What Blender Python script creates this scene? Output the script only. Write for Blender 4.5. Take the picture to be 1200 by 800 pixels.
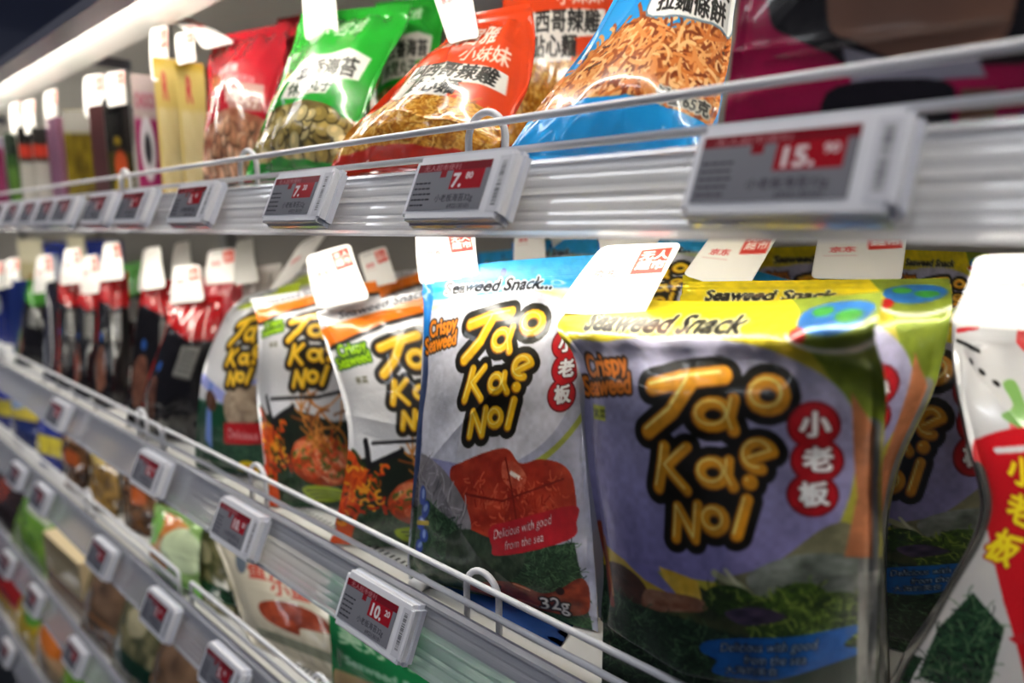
import bpy, bmesh, math, random
import numpy as np
from mathutils import Vector, Matrix

for o in list(bpy.data.objects):
    bpy.data.objects.remove(o)
SC = bpy.context.scene
COL = SC.collection

# ---------------------------------------------------------------- camera
FPX = 800.0                                   # focal length in pixels of a 1200 px wide frame
PHI = math.atan(132 / FPX)
THE = math.atan(880 / FPX * math.cos(PHI))
DIST = 0.29
CAM = np.array([0, -DIST, 0.0])
FW = np.array([-math.cos(THE) * math.cos(PHI), math.sin(THE) * math.cos(PHI), -math.sin(PHI)])
RT = np.array([math.sin(THE), math.cos(THE), 0.0])
UP = np.cross(RT, FW)
cd = bpy.data.cameras.new('camera')
cam = bpy.data.objects.new('camera', cd)
COL.objects.link(cam)
M = Matrix.Identity(4)
for i in range(3):
    M[i][0], M[i][1], M[i][2], M[i][3] = RT[i], UP[i], -FW[i], CAM[i]
cam.matrix_world = M
cd.sensor_width = 36
cd.lens = FPX / 1200 * 36
cd.clip_start = 0.01
cd.dof.use_dof = True
cd.dof.focus_distance = 0.445
cd.dof.aperture_fstop = 3.3
SC.camera = cam

# ---------------------------------------------------------------- light
SC.view_settings.view_transform = 'Standard'
SC.view_settings.look = 'None'
SC.view_settings.exposure = 0.0
SC.view_settings.gamma = 1
W = bpy.data.worlds.new('store'); SC.world = W; W.use_nodes = True
W.node_tree.nodes['Background'].inputs[0].default_value = (0.62, 0.66, 0.85, 1)
W.node_tree.nodes['Background'].inputs[1].default_value = 0.085
STRIP = 25.0          # LED strip under each shelf
STRIP_LOW = 11.0
STRIP_TOP = 44.0
CEIL = 11.5           # unseen ceiling lamps, added for tag brightness and foil highlights


def at(x, y, Y):
    d = FW + RT * (x - 600) / FPX + UP * (400 - y) / FPX
    return CAM + d * ((Y - CAM[1]) / d[1])


# ---------------------------------------------------------------- materials
def mat(name, color=(.8, .8, .8), rough=.5, metal=0., coat=0., emit=None, es=0., trans=0., ior=1.45, bump=0., bscale=200., attr=False, var=0., spec=.5):
    m = bpy.data.materials.new(name); m.use_nodes = True
    nt = m.node_tree; b = nt.nodes['Principled BSDF']
    b.inputs['Base Color'].default_value = (*color, 1)
    b.inputs['Roughness'].default_value = rough
    b.inputs['Metallic'].default_value = metal
    b.inputs['Coat Weight'].default_value = coat
    b.inputs['Coat Roughness'].default_value = .06
    b.inputs['Transmission Weight'].default_value = trans
    b.inputs['IOR'].default_value = ior
    b.inputs['Specular IOR Level'].default_value = spec
    if emit:
        b.inputs['Emission Color'].default_value = (*emit, 1)
        b.inputs['Emission Strength'].default_value = es
    tc = nt.nodes.new('ShaderNodeTexCoord')
    if attr:
        a = nt.nodes.new('ShaderNodeAttribute'); a.attribute_name = 'print'
        nt.links.new(a.outputs['Color'], b.inputs['Base Color'])
        nt.links.new(a.outputs['Alpha'], b.inputs['Metallic'])
    if bump:
        n = nt.nodes.new('ShaderNodeTexNoise'); n.inputs['Scale'].default_value = bscale; n.inputs['Detail'].default_value = 3
        bp = nt.nodes.new('ShaderNodeBump'); bp.inputs['Strength'].default_value = bump; bp.inputs['Distance'].default_value = .001
        nt.links.new(tc.outputs['Object'], n.inputs['Vector'])
        nt.links.new(n.outputs['Fac'], bp.inputs['Height']); nt.links.new(bp.outputs['Normal'], b.inputs['Normal'])
    if var:
        n2 = nt.nodes.new('ShaderNodeTexNoise'); n2.inputs['Scale'].default_value = 25
        mx = nt.nodes.new('ShaderNodeMix'); mx.data_type = 'RGBA'
        mx.inputs[6].default_value = (*color, 1); mx.inputs[7].default_value = (*[c * (1 - var) for c in color], 1)
        nt.links.new(tc.outputs['Object'], n2.inputs['Vector'])
        nt.links.new(n2.outputs['Fac'], mx.inputs[0]); nt.links.new(mx.outputs[2], b.inputs['Base Color'])
    return m


MT = {
    'foil': mat('printed_foil', rough=.3, coat=.35, attr=True, bump=.4, bscale=150),
    'gloss': mat('printed_gloss_film', rough=.22, coat=.6, attr=True, bump=.2, bscale=120),
    'paper': mat('printed_card', rough=.5, attr=True, bump=.05, bscale=900),
    'screen': mat('price_screen', rough=.18, attr=True, coat=.5),
    'case': mat('price_tag_plastic', (.84, .84, .90), .3, coat=.3, var=.04),
    'case_side': mat('price_tag_clear_edge', (.70, .72, .82), .12, coat=.5),
    'wire': mat('white_coated_wire', (.72, .72, .76), .35, coat=.3, bump=.05, bscale=300),
    'deck': mat('white_powder_coated_steel', (.70, .69, .66), .5, bump=.05, bscale=800, var=.06),
    'lip': mat('shaded_steel_edge', (.27, .27, .33), .4, metal=.3, var=.08),  # steel colour darkened and blued to carry the shade on the lower rails
    'rail': mat('price_rail_plastic', (.93, .93, .96), .16, trans=.5, ior=1.25, coat=.7),
    'clear': mat('clear_plastic', (.74, .75, .82), .10, trans=.7, ior=1.2, coat=.4),
    'hole': mat('slot_shadow', (.03, .03, .03), .8),
    'back': mat('back_panel_steel', (.30, .28, .26), .6, var=.1),
    'post': mat('upright_steel', (.25, .25, .26), .45, metal=.4, var=.1),
    'reflector': mat('lamp_reflector_white', (.86, .86, .80), .4, var=.03),
    'led': mat('led_strip', (1, 1, 1), .5, emit=(1., .95, .84), es=STRIP),
    'ledlow': mat('lower_led_strip', (1, 1, 1), .5, emit=(1., .95, .86), es=STRIP_LOW),
    'ledtop': mat('lamp_tube', (1, 1, 1), .5, emit=(1., .94, .84), es=STRIP_TOP),
    'ceil': mat('added_lamp_diffuser', (1, 1, 1), .5, emit=(.93, .95, 1.), es=CEIL),
    'blue': mat('dark_blue_fascia', (.012, .02, .06), .35, coat=.3, var=.2),
    'floor': mat('dark_floor_tile', (.035, .04, .05), .35, var=.2),
    'card': mat('plain_carton', (.6, .5, .35), .6, var=.1),
}


# ---------------------------------------------------------------- mesh helpers
def link(name, me, m=None, parent=None):
    o = bpy.data.objects.new(name, me); COL.objects.link(o)
    if m: me.materials.append(m)
    if parent: o.parent = parent
    return o


def thing(name, label, cat, loc=(0, 0, 0), group=None):
    o = bpy.data.objects.new(name, None); COL.objects.link(o); o.location = tuple(float(v) for v in loc)
    o.empty_display_size = .01
    o['label'] = label; o['category'] = cat
    if group: o['group'] = group
    return o


def rel(parent, pts):
    return np.asarray(pts) - np.array(parent.location) if parent else np.asarray(pts)


def mesh_np(name, verts, faces, m, parent=None, cols=None, smooth=True):
    """faces: (n,4) int array"""
    verts = rel(parent, verts)
    me = bpy.data.meshes.new(name)
    me.from_pydata([], [], [])
    nv, nf = len(verts), len(faces)
    me.vertices.add(nv); me.vertices.foreach_set('co', np.ascontiguousarray(verts, dtype=np.float32).ravel())
    me.loops.add(nf * 4); me.loops.foreach_set('vertex_index', np.ascontiguousarray(faces, dtype=np.int32).ravel())
    me.polygons.add(nf)
    me.polygons.foreach_set('loop_start', np.arange(0, nf * 4, 4, dtype=np.int32))
    me.update(calc_edges=True)
    if smooth: me.polygons.foreach_set('use_smooth', np.ones(nf, dtype=bool))
    if cols is not None:
        a = me.color_attributes.new('print', 'FLOAT_COLOR', 'POINT')
        a.data.foreach_set('color', np.ascontiguousarray(cols, dtype=np.float32).ravel())
    me.validate()
    return link(name, me, m, parent)


def gridfaces(nu, nv, off=0, flip=False):
    i = np.arange(nv - 1)[:, None] * nu + np.arange(nu - 1)[None, :]
    i = i.ravel() + off
    f = np.stack([i, i + nu, i + nu + 1, i + 1], 1)
    return f[:, ::-1] if flip else f


def box(name, lo, hi, m, parent=None, bevel=0., kind=None):
    bm = bmesh.new(); bmesh.ops.create_cube(bm, size=1)
    c = [(a + b) / 2 for a, b in zip(lo, hi)]; s = [abs(b - a) for a, b in zip(lo, hi)]
    for v in bm.verts: v.co = Vector((v.co.x * s[0] + c[0], v.co.y * s[1] + c[1], v.co.z * s[2] + c[2]))
    if bevel: bmesh.ops.bevel(bm, geom=list(bm.edges), offset=bevel, segments=2, affect='EDGES')
    if parent:
        L = Vector(parent.location)
        for v in bm.verts: v.co -= L
    me = bpy.data.meshes.new(name); bm.to_mesh(me); bm.free()
    o = link(name, me, m, parent)
    if kind: o['kind'] = kind
    return o


def tube(name, pts, r, m, parent=None, n=10):
    pts = rel(parent, pts)
    P = [Vector(p) for p in pts]
    V = []; F = []
    ref = Vector((.3, .5, .8)).normalized()
    for i, p in enumerate(P):
        t = (P[min(i + 1, len(P) - 1)] - P[max(i - 1, 0)]).normalized()
        a = t.cross(ref).normalized(); b = t.cross(a)
        for k in range(n):
            w = 2 * math.pi * k / n
            V.append(p + (a * math.cos(w) + b * math.sin(w)) * r)
    for i in range(len(P) - 1):
        for k in range(n):
            F.append((i * n + k, i * n + (k + 1) % n, (i + 1) * n + (k + 1) % n, (i + 1) * n + k))
    F.append(tuple(range(n))[::-1]); F.append(tuple((len(P) - 1) * n + k for k in range(n)))
    me = bpy.data.meshes.new(name); me.from_pydata([tuple(v) for v in V], [], F); me.update()
    for p in me.polygons: p.use_smooth = True
    return link(name, me, m, parent)


def extrude_x(name, prof, x0, x1, m, parent=None, smooth=False):
    """closed profile of (y,z) points run along x"""
    n = len(prof)
    V = [(x0, y, z) for y, z in prof] + [(x1, y, z) for y, z in prof]
    V = rel(parent, V)
    F = [(i, (i + 1) % n, n + (i + 1) % n, n + i) for i in range(n)]
    F += [tuple(range(n))[::-1], tuple(range(n, 2 * n))]
    me = bpy.data.meshes.new(name); me.from_pydata([tuple(v) for v in V], [], F); me.update()
    if smooth:
        for p in me.polygons: p.use_smooth = True
    return link(name, me, m, parent)


# ---------------------------------------------------------------- print canvas (computed, no image)
def hexc(h):
    return np.array([int(h[i:i + 2], 16) / 255 for i in (0, 2, 4)])


def vnoise(h, w, ch, cw, seed):
    rs = np.random.RandomState(seed)
    g = rs.rand(int(h / ch) + 3, int(w / cw) + 3)
    y = np.arange(h) / ch; x = np.arange(w) / cw
    yi = y.astype(int); xi = x.astype(int); fy = (y - yi)[:, None]; fx = (x - xi)[None, :]
    fy = fy * fy * (3 - 2 * fy); fx = fx * fx * (3 - 2 * fx)
    a = g[yi][:, xi]; b = g[yi][:, xi + 1]; c = g[yi + 1][:, xi]; d = g[yi + 1][:, xi + 1]
    return (a * (1 - fx) + b * fx) * (1 - fy) + (c * (1 - fx) + d * fx) * fy


_glyph = {}


def text_tris(s):
    if s in _glyph: return _glyph[s]
    c = bpy.data.curves.new('t', 'FONT'); c.body = s; c.resolution_u = 3
    o = bpy.data.objects.new('t', c); COL.objects.link(o)
    me = bpy.data.meshes.new_from_object(o.evaluated_get(bpy.context.evaluated_depsgraph_get()))
    me.calc_loop_triangles()
    v = np.array([tuple(p.co)[:2] for p in me.vertices]).reshape(-1, 2)
    t = np.array([tuple(p.vertices) for p in me.loop_triangles], dtype=int).reshape(-1, 3)
    bpy.data.objects.remove(o); bpy.data.curves.remove(c); bpy.data.meshes.remove(me)
    T = v[t] if len(t) else np.zeros((0, 3, 2))
    _glyph[s] = T
    return T


class Art:
    """flat printed artwork in millimetres, x right, y down from the top edge"""

    def __init__(s, W, H, base, ppm=4., foil=.0):
        s.W, s.H, s.p = W, H, ppm
        s.h, s.w = int(H * ppm), int(W * ppm)
        s.img = np.empty((s.h, s.w, 4)); s.img[..., :3] = hexc(base); s.img[..., 3] = foil

    def win(s, x0, y0, x1, y1):
        a = max(0, int(x0 * s.p) - 1); b = min(s.w, int(x1 * s.p) + 2)
        c = max(0, int(y0 * s.p) - 1); d = min(s.h, int(y1 * s.p) + 2)
        if a >= b or c >= d: return None
        X, Y = np.meshgrid((np.arange(a, b) + .5) / s.p, (np.arange(c, d) + .5) / s.p)
        return a, b, c, d, X, Y

    def put(s, w, mask, col, foil=None):
        a, b, c, d = w[:4]
        v = s.img[c:d, a:b]
        if isinstance(col, str): col = hexc(col)
        m = mask[..., None]
        v[..., :3] = v[..., :3] * (1 - m) + col * m
        if foil is not None: v[..., 3] = v[..., 3] * (1 - mask) + foil * mask

    def full(s): return s.win(0, 0, s.W, s.H)

    def mask_poly(s, pts, w):
        X, Y = w[4], w[5]; ins = np.zeros(X.shape, bool)
        n = len(pts)
        for i in range(n):
            x1, y1 = pts[i]; x2, y2 = pts[(i + 1) % n]
            if y1 == y2: continue
            c = ((y1 > Y) != (y2 > Y)) & (X < (x2 - x1) * (Y - y1) / (y2 - y1) + x1)
            ins ^= c
        return ins.astype(float)

    def poly(s, pts, col, foil=None, smooth=False):
        if smooth: pts = spline(pts, 6)
        xs = [p[0] for p in pts]; ys = [p[1] for p in pts]
        w = s.win(min(xs), min(ys), max(xs), max(ys))
        if w: s.put(w, s.mask_poly(pts, w), col, foil)

    def ell(s, cx, cy, rx, ry, col, rot=0., ring=0., foil=None):
        R = max(rx, ry) + ring + 1
        w = s.win(cx - R, cy - R, cx + R, cy + R)
        if not w: return
        c, n = math.cos(rot), math.sin(rot)
        u = (w[4] - cx) * c + (w[5] - cy) * n; v = -(w[4] - cx) * n + (w[5] - cy) * c
        d = (np.sqrt((u / rx) ** 2 + (v / ry) ** 2) - 1) * min(rx, ry)
        m = np.clip(.5 - (abs(d) - ring if ring else d) * s.p, 0, 1)
        s.put(w, m, col, foil)

    def stroke(s, pts, r, col, foil=None):
        xs = [p[0] for p in pts]; ys = [p[1] for p in pts]
        w = s.win(min(xs) - r - 1, min(ys) - r - 1, max(xs) + r + 1, max(ys) + r + 1)
        if not w: return
        X, Y = w[4], w[5]; D = np.full(X.shape, 1e9)
        for (x1, y1), (x2, y2) in zip(pts[:-1], pts[1:]):
            dx, dy = x2 - x1, y2 - y1; L = dx * dx + dy * dy + 1e-9
            t = np.clip(((X - x1) * dx + (Y - y1) * dy) / L, 0, 1)
            D = np.minimum(D, np.hypot(X - x1 - t * dx, Y - y1 - t * dy))
        s.put(w, np.clip(.5 - (D - r) * s.p, 0, 1), col, foil)

    def text(s, t, x, y, size, col, rot=0., shear=0., outline=0., ocol='000000', sx=1., bold=0.):
        """x,y: left baseline; size: em in mm"""
        T = text_tris(t)
        if not len(T): return
        T = T * size
        P = np.empty_like(T); px = T[..., 0] * sx + T[..., 1] * shear; py = -T[..., 1]
        c, n = math.cos(rot), math.sin(rot)
        P[..., 0] = x + px * c - py * n; P[..., 1] = y + px * n + py * c
        g = outline + bold + 1
        w = s.win(P[..., 0].min() - g, P[..., 1].min() - g, P[..., 0].max() + g, P[..., 1].max() + g)
        if not w: return
        a, b, cc, d = w[:4]
        S = 2; hh, ww = (d - cc) * S, (b - a) * S
        mk = np.zeros((hh, ww), bool)
        Q = (P * s.p - np.array([a, cc])) * S
        for tri in Q:
            x0, y0 = np.floor(tri.min(0)).astype(int); x1, y1 = np.ceil(tri.max(0)).astype(int) + 1
            x0, y0 = max(x0, 0), max(y0, 0); x1, y1 = min(x1, ww), min(y1, hh)
            if x0 >= x1 or y0 >= y1: continue
            X, Y = np.meshgrid(np.arange(x0, x1) + .5, np.arange(y0, y1) + .5)
            e = []
            for i in range(3):
                ax, ay = tri[i]; bx, by = tri[(i + 1) % 3]
                e.append((bx - ax) * (Y - ay) - (by - ay) * (X - ax))
            e = np.array(e)
            mk[y0:y1, x0:x1] |= (e >= -1e-9).all(0) | (e <= 1e-9).all(0)

        def dil(m, r):
            r = r * s.p * S
            if r < .5: return m
            o = m.copy()
            for q in (r, r * .5):
                for k in range(14):
                    dx = int(round(q * math.cos(k * 2 * math.pi / 14))); dy = int(round(q * math.sin(k * 2 * math.pi / 14)))
                    o |= np.roll(np.roll(m, dy, 0), dx, 1)
            return o

        def down(m): return m.reshape(hh // S, S, ww // S, S).mean((1, 3))
        if outline: s.put(w, down(dil(mk, outline + bold)), ocol, 0)
        s.put(w, down(dil(mk, bold)), col, 0)

    def noisy(s, mask, w, c1, c2, cw, ch, seed, power=1.):
        n = vnoise(mask.shape[0], mask.shape[1], ch * s.p, cw * s.p, seed) ** power
        n2 = vnoise(mask.shape[0], mask.shape[1], ch * s.p / 2.7, cw * s.p / 2.7, seed + 9)
        n = np.clip(n * .7 + n2 * .3, 0, 1)[..., None]
        s.put(w, mask, hexc(c1) * (1 - n) + hexc(c2) * n, 0)

    def blob(s, pts, c1, c2, cw, ch, seed, smooth=True):
        if smooth: pts = spline(pts, 6)
        xs = [p[0] for p in pts]; ys = [p[1] for p in pts]
        w = s.win(min(xs), min(ys), max(xs), max(ys))
        if w: s.noisy(s.mask_poly(pts, w), w, c1, c2, cw, ch, seed)

    def strands(s, pts, cols, n, length, r, seed, curl=.8):
        """many short curved strokes inside a polygon: noodles, leaves, fibres"""
        rs = random.Random(seed)
        xs = [p[0] for p in pts]; ys = [p[1] for p in pts]

        def inside(x, y):
            k = False
            for i in range(len(pts)):
                x1, y1 = pts[i]; x2, y2 = pts[(i + 1) % len(pts)]
                if (y1 > y) != (y2 > y) and x < (x2 - x1) * (y - y1) / (y2 - y1) + x1: k = not k
            return k
        for _ in range(n):
            x = rs.uniform(min(xs), max(xs)); y = rs.uniform(min(ys), max(ys))
            if not inside(x, y): continue
            a = rs.uniform(0, 6.28); P = [(x, y)]; da = rs.uniform(-curl, curl)
            for k in range(5):
                x += math.cos(a) * length / 5; y += math.sin(a) * length / 5; a += da; P.append((x, y))
            s.stroke(P, r * rs.uniform(.7, 1.2), rs.choice(cols))

    def puffs(s, pts, cols, n, r, seed):
        rs = random.Random(seed)
        xs = [p[0] for p in pts]; ys = [p[1] for p in pts]
        for _ in range(n):
            x = rs.uniform(min(xs), max(xs)); y = rs.uniform(min(ys), max(ys)); q = r * rs.uniform(.7, 1.2)
            c = hexc(rs.choice(cols))
            s.ell(x, y, q * 1.1, q, c * .45, rs.uniform(0, 3))
            s.ell(x - .1 * q, y - .15 * q, q, q * .85, c, rs.uniform(0, 3))
            s.ell(x - .25 * q, y - .35 * q, q * .5, q * .35, np.clip(c * 1.2, 0, 1), rs.uniform(0, 3))

    def sample(s, U, V, k):
        """average down by k then bilinear at u,v in 0..1 ; returns linear rgba"""
        k = max(1, int(k))
        h, w = s.h // k * k, s.w // k * k
        im = s.img[:h, :w].reshape(h // k, k, w // k, k, 4).mean((1, 3))
        hh, ww = im.shape[:2]
        x = np.clip(U * ww - .5, 0, ww - 1.001); y = np.clip(V * hh - .5, 0, hh - 1.001)
        xi = x.astype(int); yi = y.astype(int); fx = (x - xi)[..., None]; fy = (y - yi)[..., None]
        c = (im[yi, xi] * (1 - fx) + im[yi, xi + 1] * fx) * (1 - fy) + (im[yi + 1, xi] * (1 - fx) + im[yi + 1, xi + 1] * fx) * fy
        rgb = c[..., :3]
        c[..., :3] = np.where(rgb <= .04045, rgb / 12.92, ((rgb + .055) / 1.055) ** 2.4)
        return c


def spline(P, k=6):
    out = []; n = len(P)
    for i in range(n):
        p0, p1, p2, p3 = [np.array(P[(i + j - 1) % n], float) for j in range(4)]
        for q in range(k):
            t = q / k
            out.append(tuple(.5 * (2 * p1 + (p2 - p0) * t + (2 * p0 - 5 * p1 + 4 * p2 - p3) * t * t + (3 * p1 - p0 - 3 * p2 + p3) * t ** 3)))
    return out


# ---------------------------------------------------------------- artwork of the packs
ARC = lambda cx, cy, rx, ry, a0, a1, n=14: [(cx + rx * math.cos(a0 + (a1 - a0) * i / n), cy + ry * math.sin(a0 + (a1 - a0) * i / n)) for i in range(n + 1)]


def logo_strokes():
    PI2 = 2 * math.pi
    return [([(252, 372), (320, 350), (402, 336)], 19), ([(338, 352), (300, 430), (244, 488)], 19),
            (ARC(386, 432, 30, 31, 0, PI2), 14), ([(424, 392), (418, 440), (428, 472)], 14),
            (ARC(491, 378, 31, 33, 0, PI2), 15),
            ([(284, 524), (276, 570), (262, 624)], 15), ([(334, 520), (286, 572), (330, 626)], 13),
            (ARC(388, 578, 26, 27, 0, PI2), 13), ([(420, 548), (418, 585), (430, 610)], 13),
            ([(462, 542), (506, 520)] + ARC(480, 530, 28, 34, -.3, -4.9), 13),
            ([(292, 748), (304, 668), (340, 746), (352, 660)], 13),
            (ARC(388, 693, 22, 26, 0, PI2), 13),
            ([(456, 640), (434, 728)], 14), ([(462, 596), (463, 597)], 17)]


def tkn_logo(a, ox=45, oy=30, w=78, h=92, yellow='f2be18', black='17150f'):
    f = lambda p: (ox + (p[0] - 215) / 330 * w, oy + (p[1] - 300) / 475 * h)
    k = w / 330
    L = [([f(p) for p in P], r * k) for P, r in logo_strokes()]
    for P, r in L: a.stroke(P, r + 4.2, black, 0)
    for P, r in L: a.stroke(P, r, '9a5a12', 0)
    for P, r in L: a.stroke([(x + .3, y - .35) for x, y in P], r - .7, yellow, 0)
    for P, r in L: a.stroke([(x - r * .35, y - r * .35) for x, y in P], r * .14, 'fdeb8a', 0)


def crispy(a, x, y, c='f08a1a', o='2a1a0c'):
    a.text('Crispy', x - 8, y, 15, c, rot=-.12, outline=1.3, ocol=o, sx=.75, bold=.5)
    a.text('Seaweed', x - 13, y + 10, 14, c, rot=-.12, outline=1.3, ocol=o, sx=.75, bold=.5)


def circles(a, x, y, r=10.5, c='cf1f26'):
    for i, ch in enumerate('小老板'):
        a.ell(x + (2 if i == 1 else 0), y + i * 17.5, r + 1, r + 1, '6a0c12')
    for i, ch in enumerate('小老板'):
        xx = x + (2 if i == 1 else 0); yy = y + i * 17.5
        a.ell(xx, yy, r, r, c)
    for i, ch in enumerate('小老板'):
        xx = x + (2 if i == 1 else 0); yy = y + i * 17.5
        a.text(ch, xx - 5.6, yy + 4.6, 13, 'ffffff', rot=-.05, outline=.7, ocol='5a0a10', bold=.7)


def seaweed_block(a, pts, seed, dark='16281c', mid='456644'):
    a.blob(pts, dark, mid, 1.6, .9, seed, smooth=False)
    xs = [p[0] for p in pts]; ys = [p[1] for p in pts]
    a.strands(pts, ['4c6c48', '1c3022', '0e1a12', '5d7d58', '2c4a32'], int((max(xs) - min(xs)) * (max(ys) - min(ys)) / 9), 6, .28, seed, .3)


def mottle(a, seed, k):
    """uneven ink density of the printed film"""
    n = vnoise(a.h, a.w, 14 * a.p, 11 * a.p, seed) * .6 + vnoise(a.h, a.w, 3 * a.p, 3 * a.p, seed + 1) * .4
    a.img[..., :3] = np.clip(a.img[..., :3] * (1 + k * (n[..., None] - .5) * 2), 0, 1)


def art_yellow():
    a = Art(160, 250, 'd9c21e', 4, foil=.25)
    w = a.full(); X, Y = w[4], w[5]
    a.noisy(np.clip((Y - 22) / 12, 0, 1), w, 'c2b038', '8d9440', 26, 18, 3)
    a.poly([(120, 0), (160, 0), (160, 60), (140, 44), (128, 20)], '7f8f2e', .3)
    a.ell(142, 14, 16, 8, '2a6fb8', -.1); a.ell(136, 12, 5, 3, '3c9a3c'); a.ell(148, 15, 6, 3, '3c9a3c'); a.ell(128, 22, 4, 3, 'c02020')
    a.stroke(ARC(142, 20, 20, 8, .2, 2.9), .9, 'e8e4d0')
    # speech bubble, pale lavender darkened to carry the shade on the bag
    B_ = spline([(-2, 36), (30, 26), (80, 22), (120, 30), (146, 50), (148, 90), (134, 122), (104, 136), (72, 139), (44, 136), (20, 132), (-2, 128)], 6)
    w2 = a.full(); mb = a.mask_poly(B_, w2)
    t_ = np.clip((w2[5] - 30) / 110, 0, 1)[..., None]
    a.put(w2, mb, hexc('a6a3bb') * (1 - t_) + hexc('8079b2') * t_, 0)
    a.blob([(-2, 136), (40, 138), (90, 146), (160, 130), (160, 250), (-2, 250)], '2c3424', '4d5230', 16, 9, 5, smooth=False)
    a.poly([(4, 126), (30, 134), (64, 150), (50, 152), (20, 138), (4, 140)], 'c8a83a', .2)
    a.blob([(50, 134), (74, 140), (76, 152), (64, 154), (54, 146)], 'c8981c', 'e8c860', 8, 8, 61, smooth=False)
    a.poly([(22, 130), (48, 136), (64, 152), (40, 142)], '7c76b0', 0)
    a.blob([(8, 138), (24, 136), (38, 143), (42, 154), (28, 158), (10, 150)], '30201a', '5c3a30', 9, 5, 7)
    a.blob([(40, 148), (56, 148), (76, 150), (78, 156), (56, 159), (38, 160)], '6a3c28', 'a8806a', 6, 4, 8)
    a.blob([(84, 138), (112, 130), (136, 112), (148, 112), (154, 134), (110, 146)], '56523a', '8c886a', 10, 7, 9)
    a.blob([(100, 136), (124, 126), (154, 130), (154, 148), (114, 152)], '4a5046', '9ca29a', 9, 6, 10)
    a.stroke([(84, 134), (96, 140), (104, 150)], 2., 'a8a884'); a.stroke([(90, 132), (100, 146)], 1., 'd0d0b0')
    for k, (cx, cy, c) in enumerate([(90, 149, '34501c'), (104, 156, '46681f'), (124, 150, '5c7a28'), (140, 156, '6c8530'), (128, 164, '76903a'), (146, 168, '5c7428'), (112, 166, '3c5420')]):
        p = ARC(cx, cy, 13, 9, 0, 6.28, 12)
        a.blob(p, '22341a', c, 5, 4, 20 + k); a.strands(p, [c, '8ea246', '2c401a', '1c2c14'], 70, 6, .4, 30 + k, .4)
    a.blob([(88, 156), (104, 153), (118, 160), (98, 164)], '2c2438', '5a4c66', 8, 4, 12)
    seaweed_block(a, [(-2, 146), (30, 157), (70, 163), (100, 172), (150, 178), (158, 252), (-2, 252)], 11, '141f17', '2f4832')
    a.stroke([(4, 118), (8, 140), (12, 162)], 2.2, '8a3a24'); a.stroke([(8, 124), (13, 156)], 1., 'b06a3a')
    LB = spline([(76, 175), (92, 172), (120, 171), (152, 168), (144, 178), (154, 182), (142, 190), (100, 197), (80, 194), (82, 186), (74, 181)], 5)
    a.poly(LB, '1a5eae', 0)
    a.text('Delicious with good', 84, 180.5, 8, 'a8bcd8', rot=-.04, shear=.2, outline=.5, ocol='0c1a30', sx=.74)
    a.text('from the sea', 96, 187.5, 8, 'a8bcd8', rot=-.04, shear=.2, outline=.5, ocol='0c1a30', sx=.76)
    a.text('大海的美食', 86, 194, 5.6, 'b0c0d8', rot=-.04, outline=.4, ocol='0c1a30')
    a.poly([(110, 196), (150, 184), (158, 192), (140, 202)], '1c3020', 0)
    a.stroke([(154.5, 60), (154.5, 250)], 4.5, '8e8e8a', .6)
    a.poly([(146, 44), (156, 60), (156, 130), (144, 128), (150, 96)], 'c07850', .3)
    a.text('Seaweed Snack', 16, 21, 13, '0c0a08', rot=0., shear=.28, outline=.7, ocol='f0ecc0', sx=1.05, bold=.45)
    crispy(a, 15, 44, 'd8761c'); a.poly([(9, 58), (20, 58), (20, 66), (9, 66)], 'b8bc3c', 0); a.text('紫菜', 9.5, 64.5, 5.5, '1d2410')
    tkn_logo(a, ox=43, oy=32, w=80, h=92, yellow='dc941e')  # logo yellow dulled to ochre: shade put into the print colour
    circles(a, 131, 60, 10.5, 'b81c24')  # red deepened for the same shade
    mottle(a, 5, .16)
    return a


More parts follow.
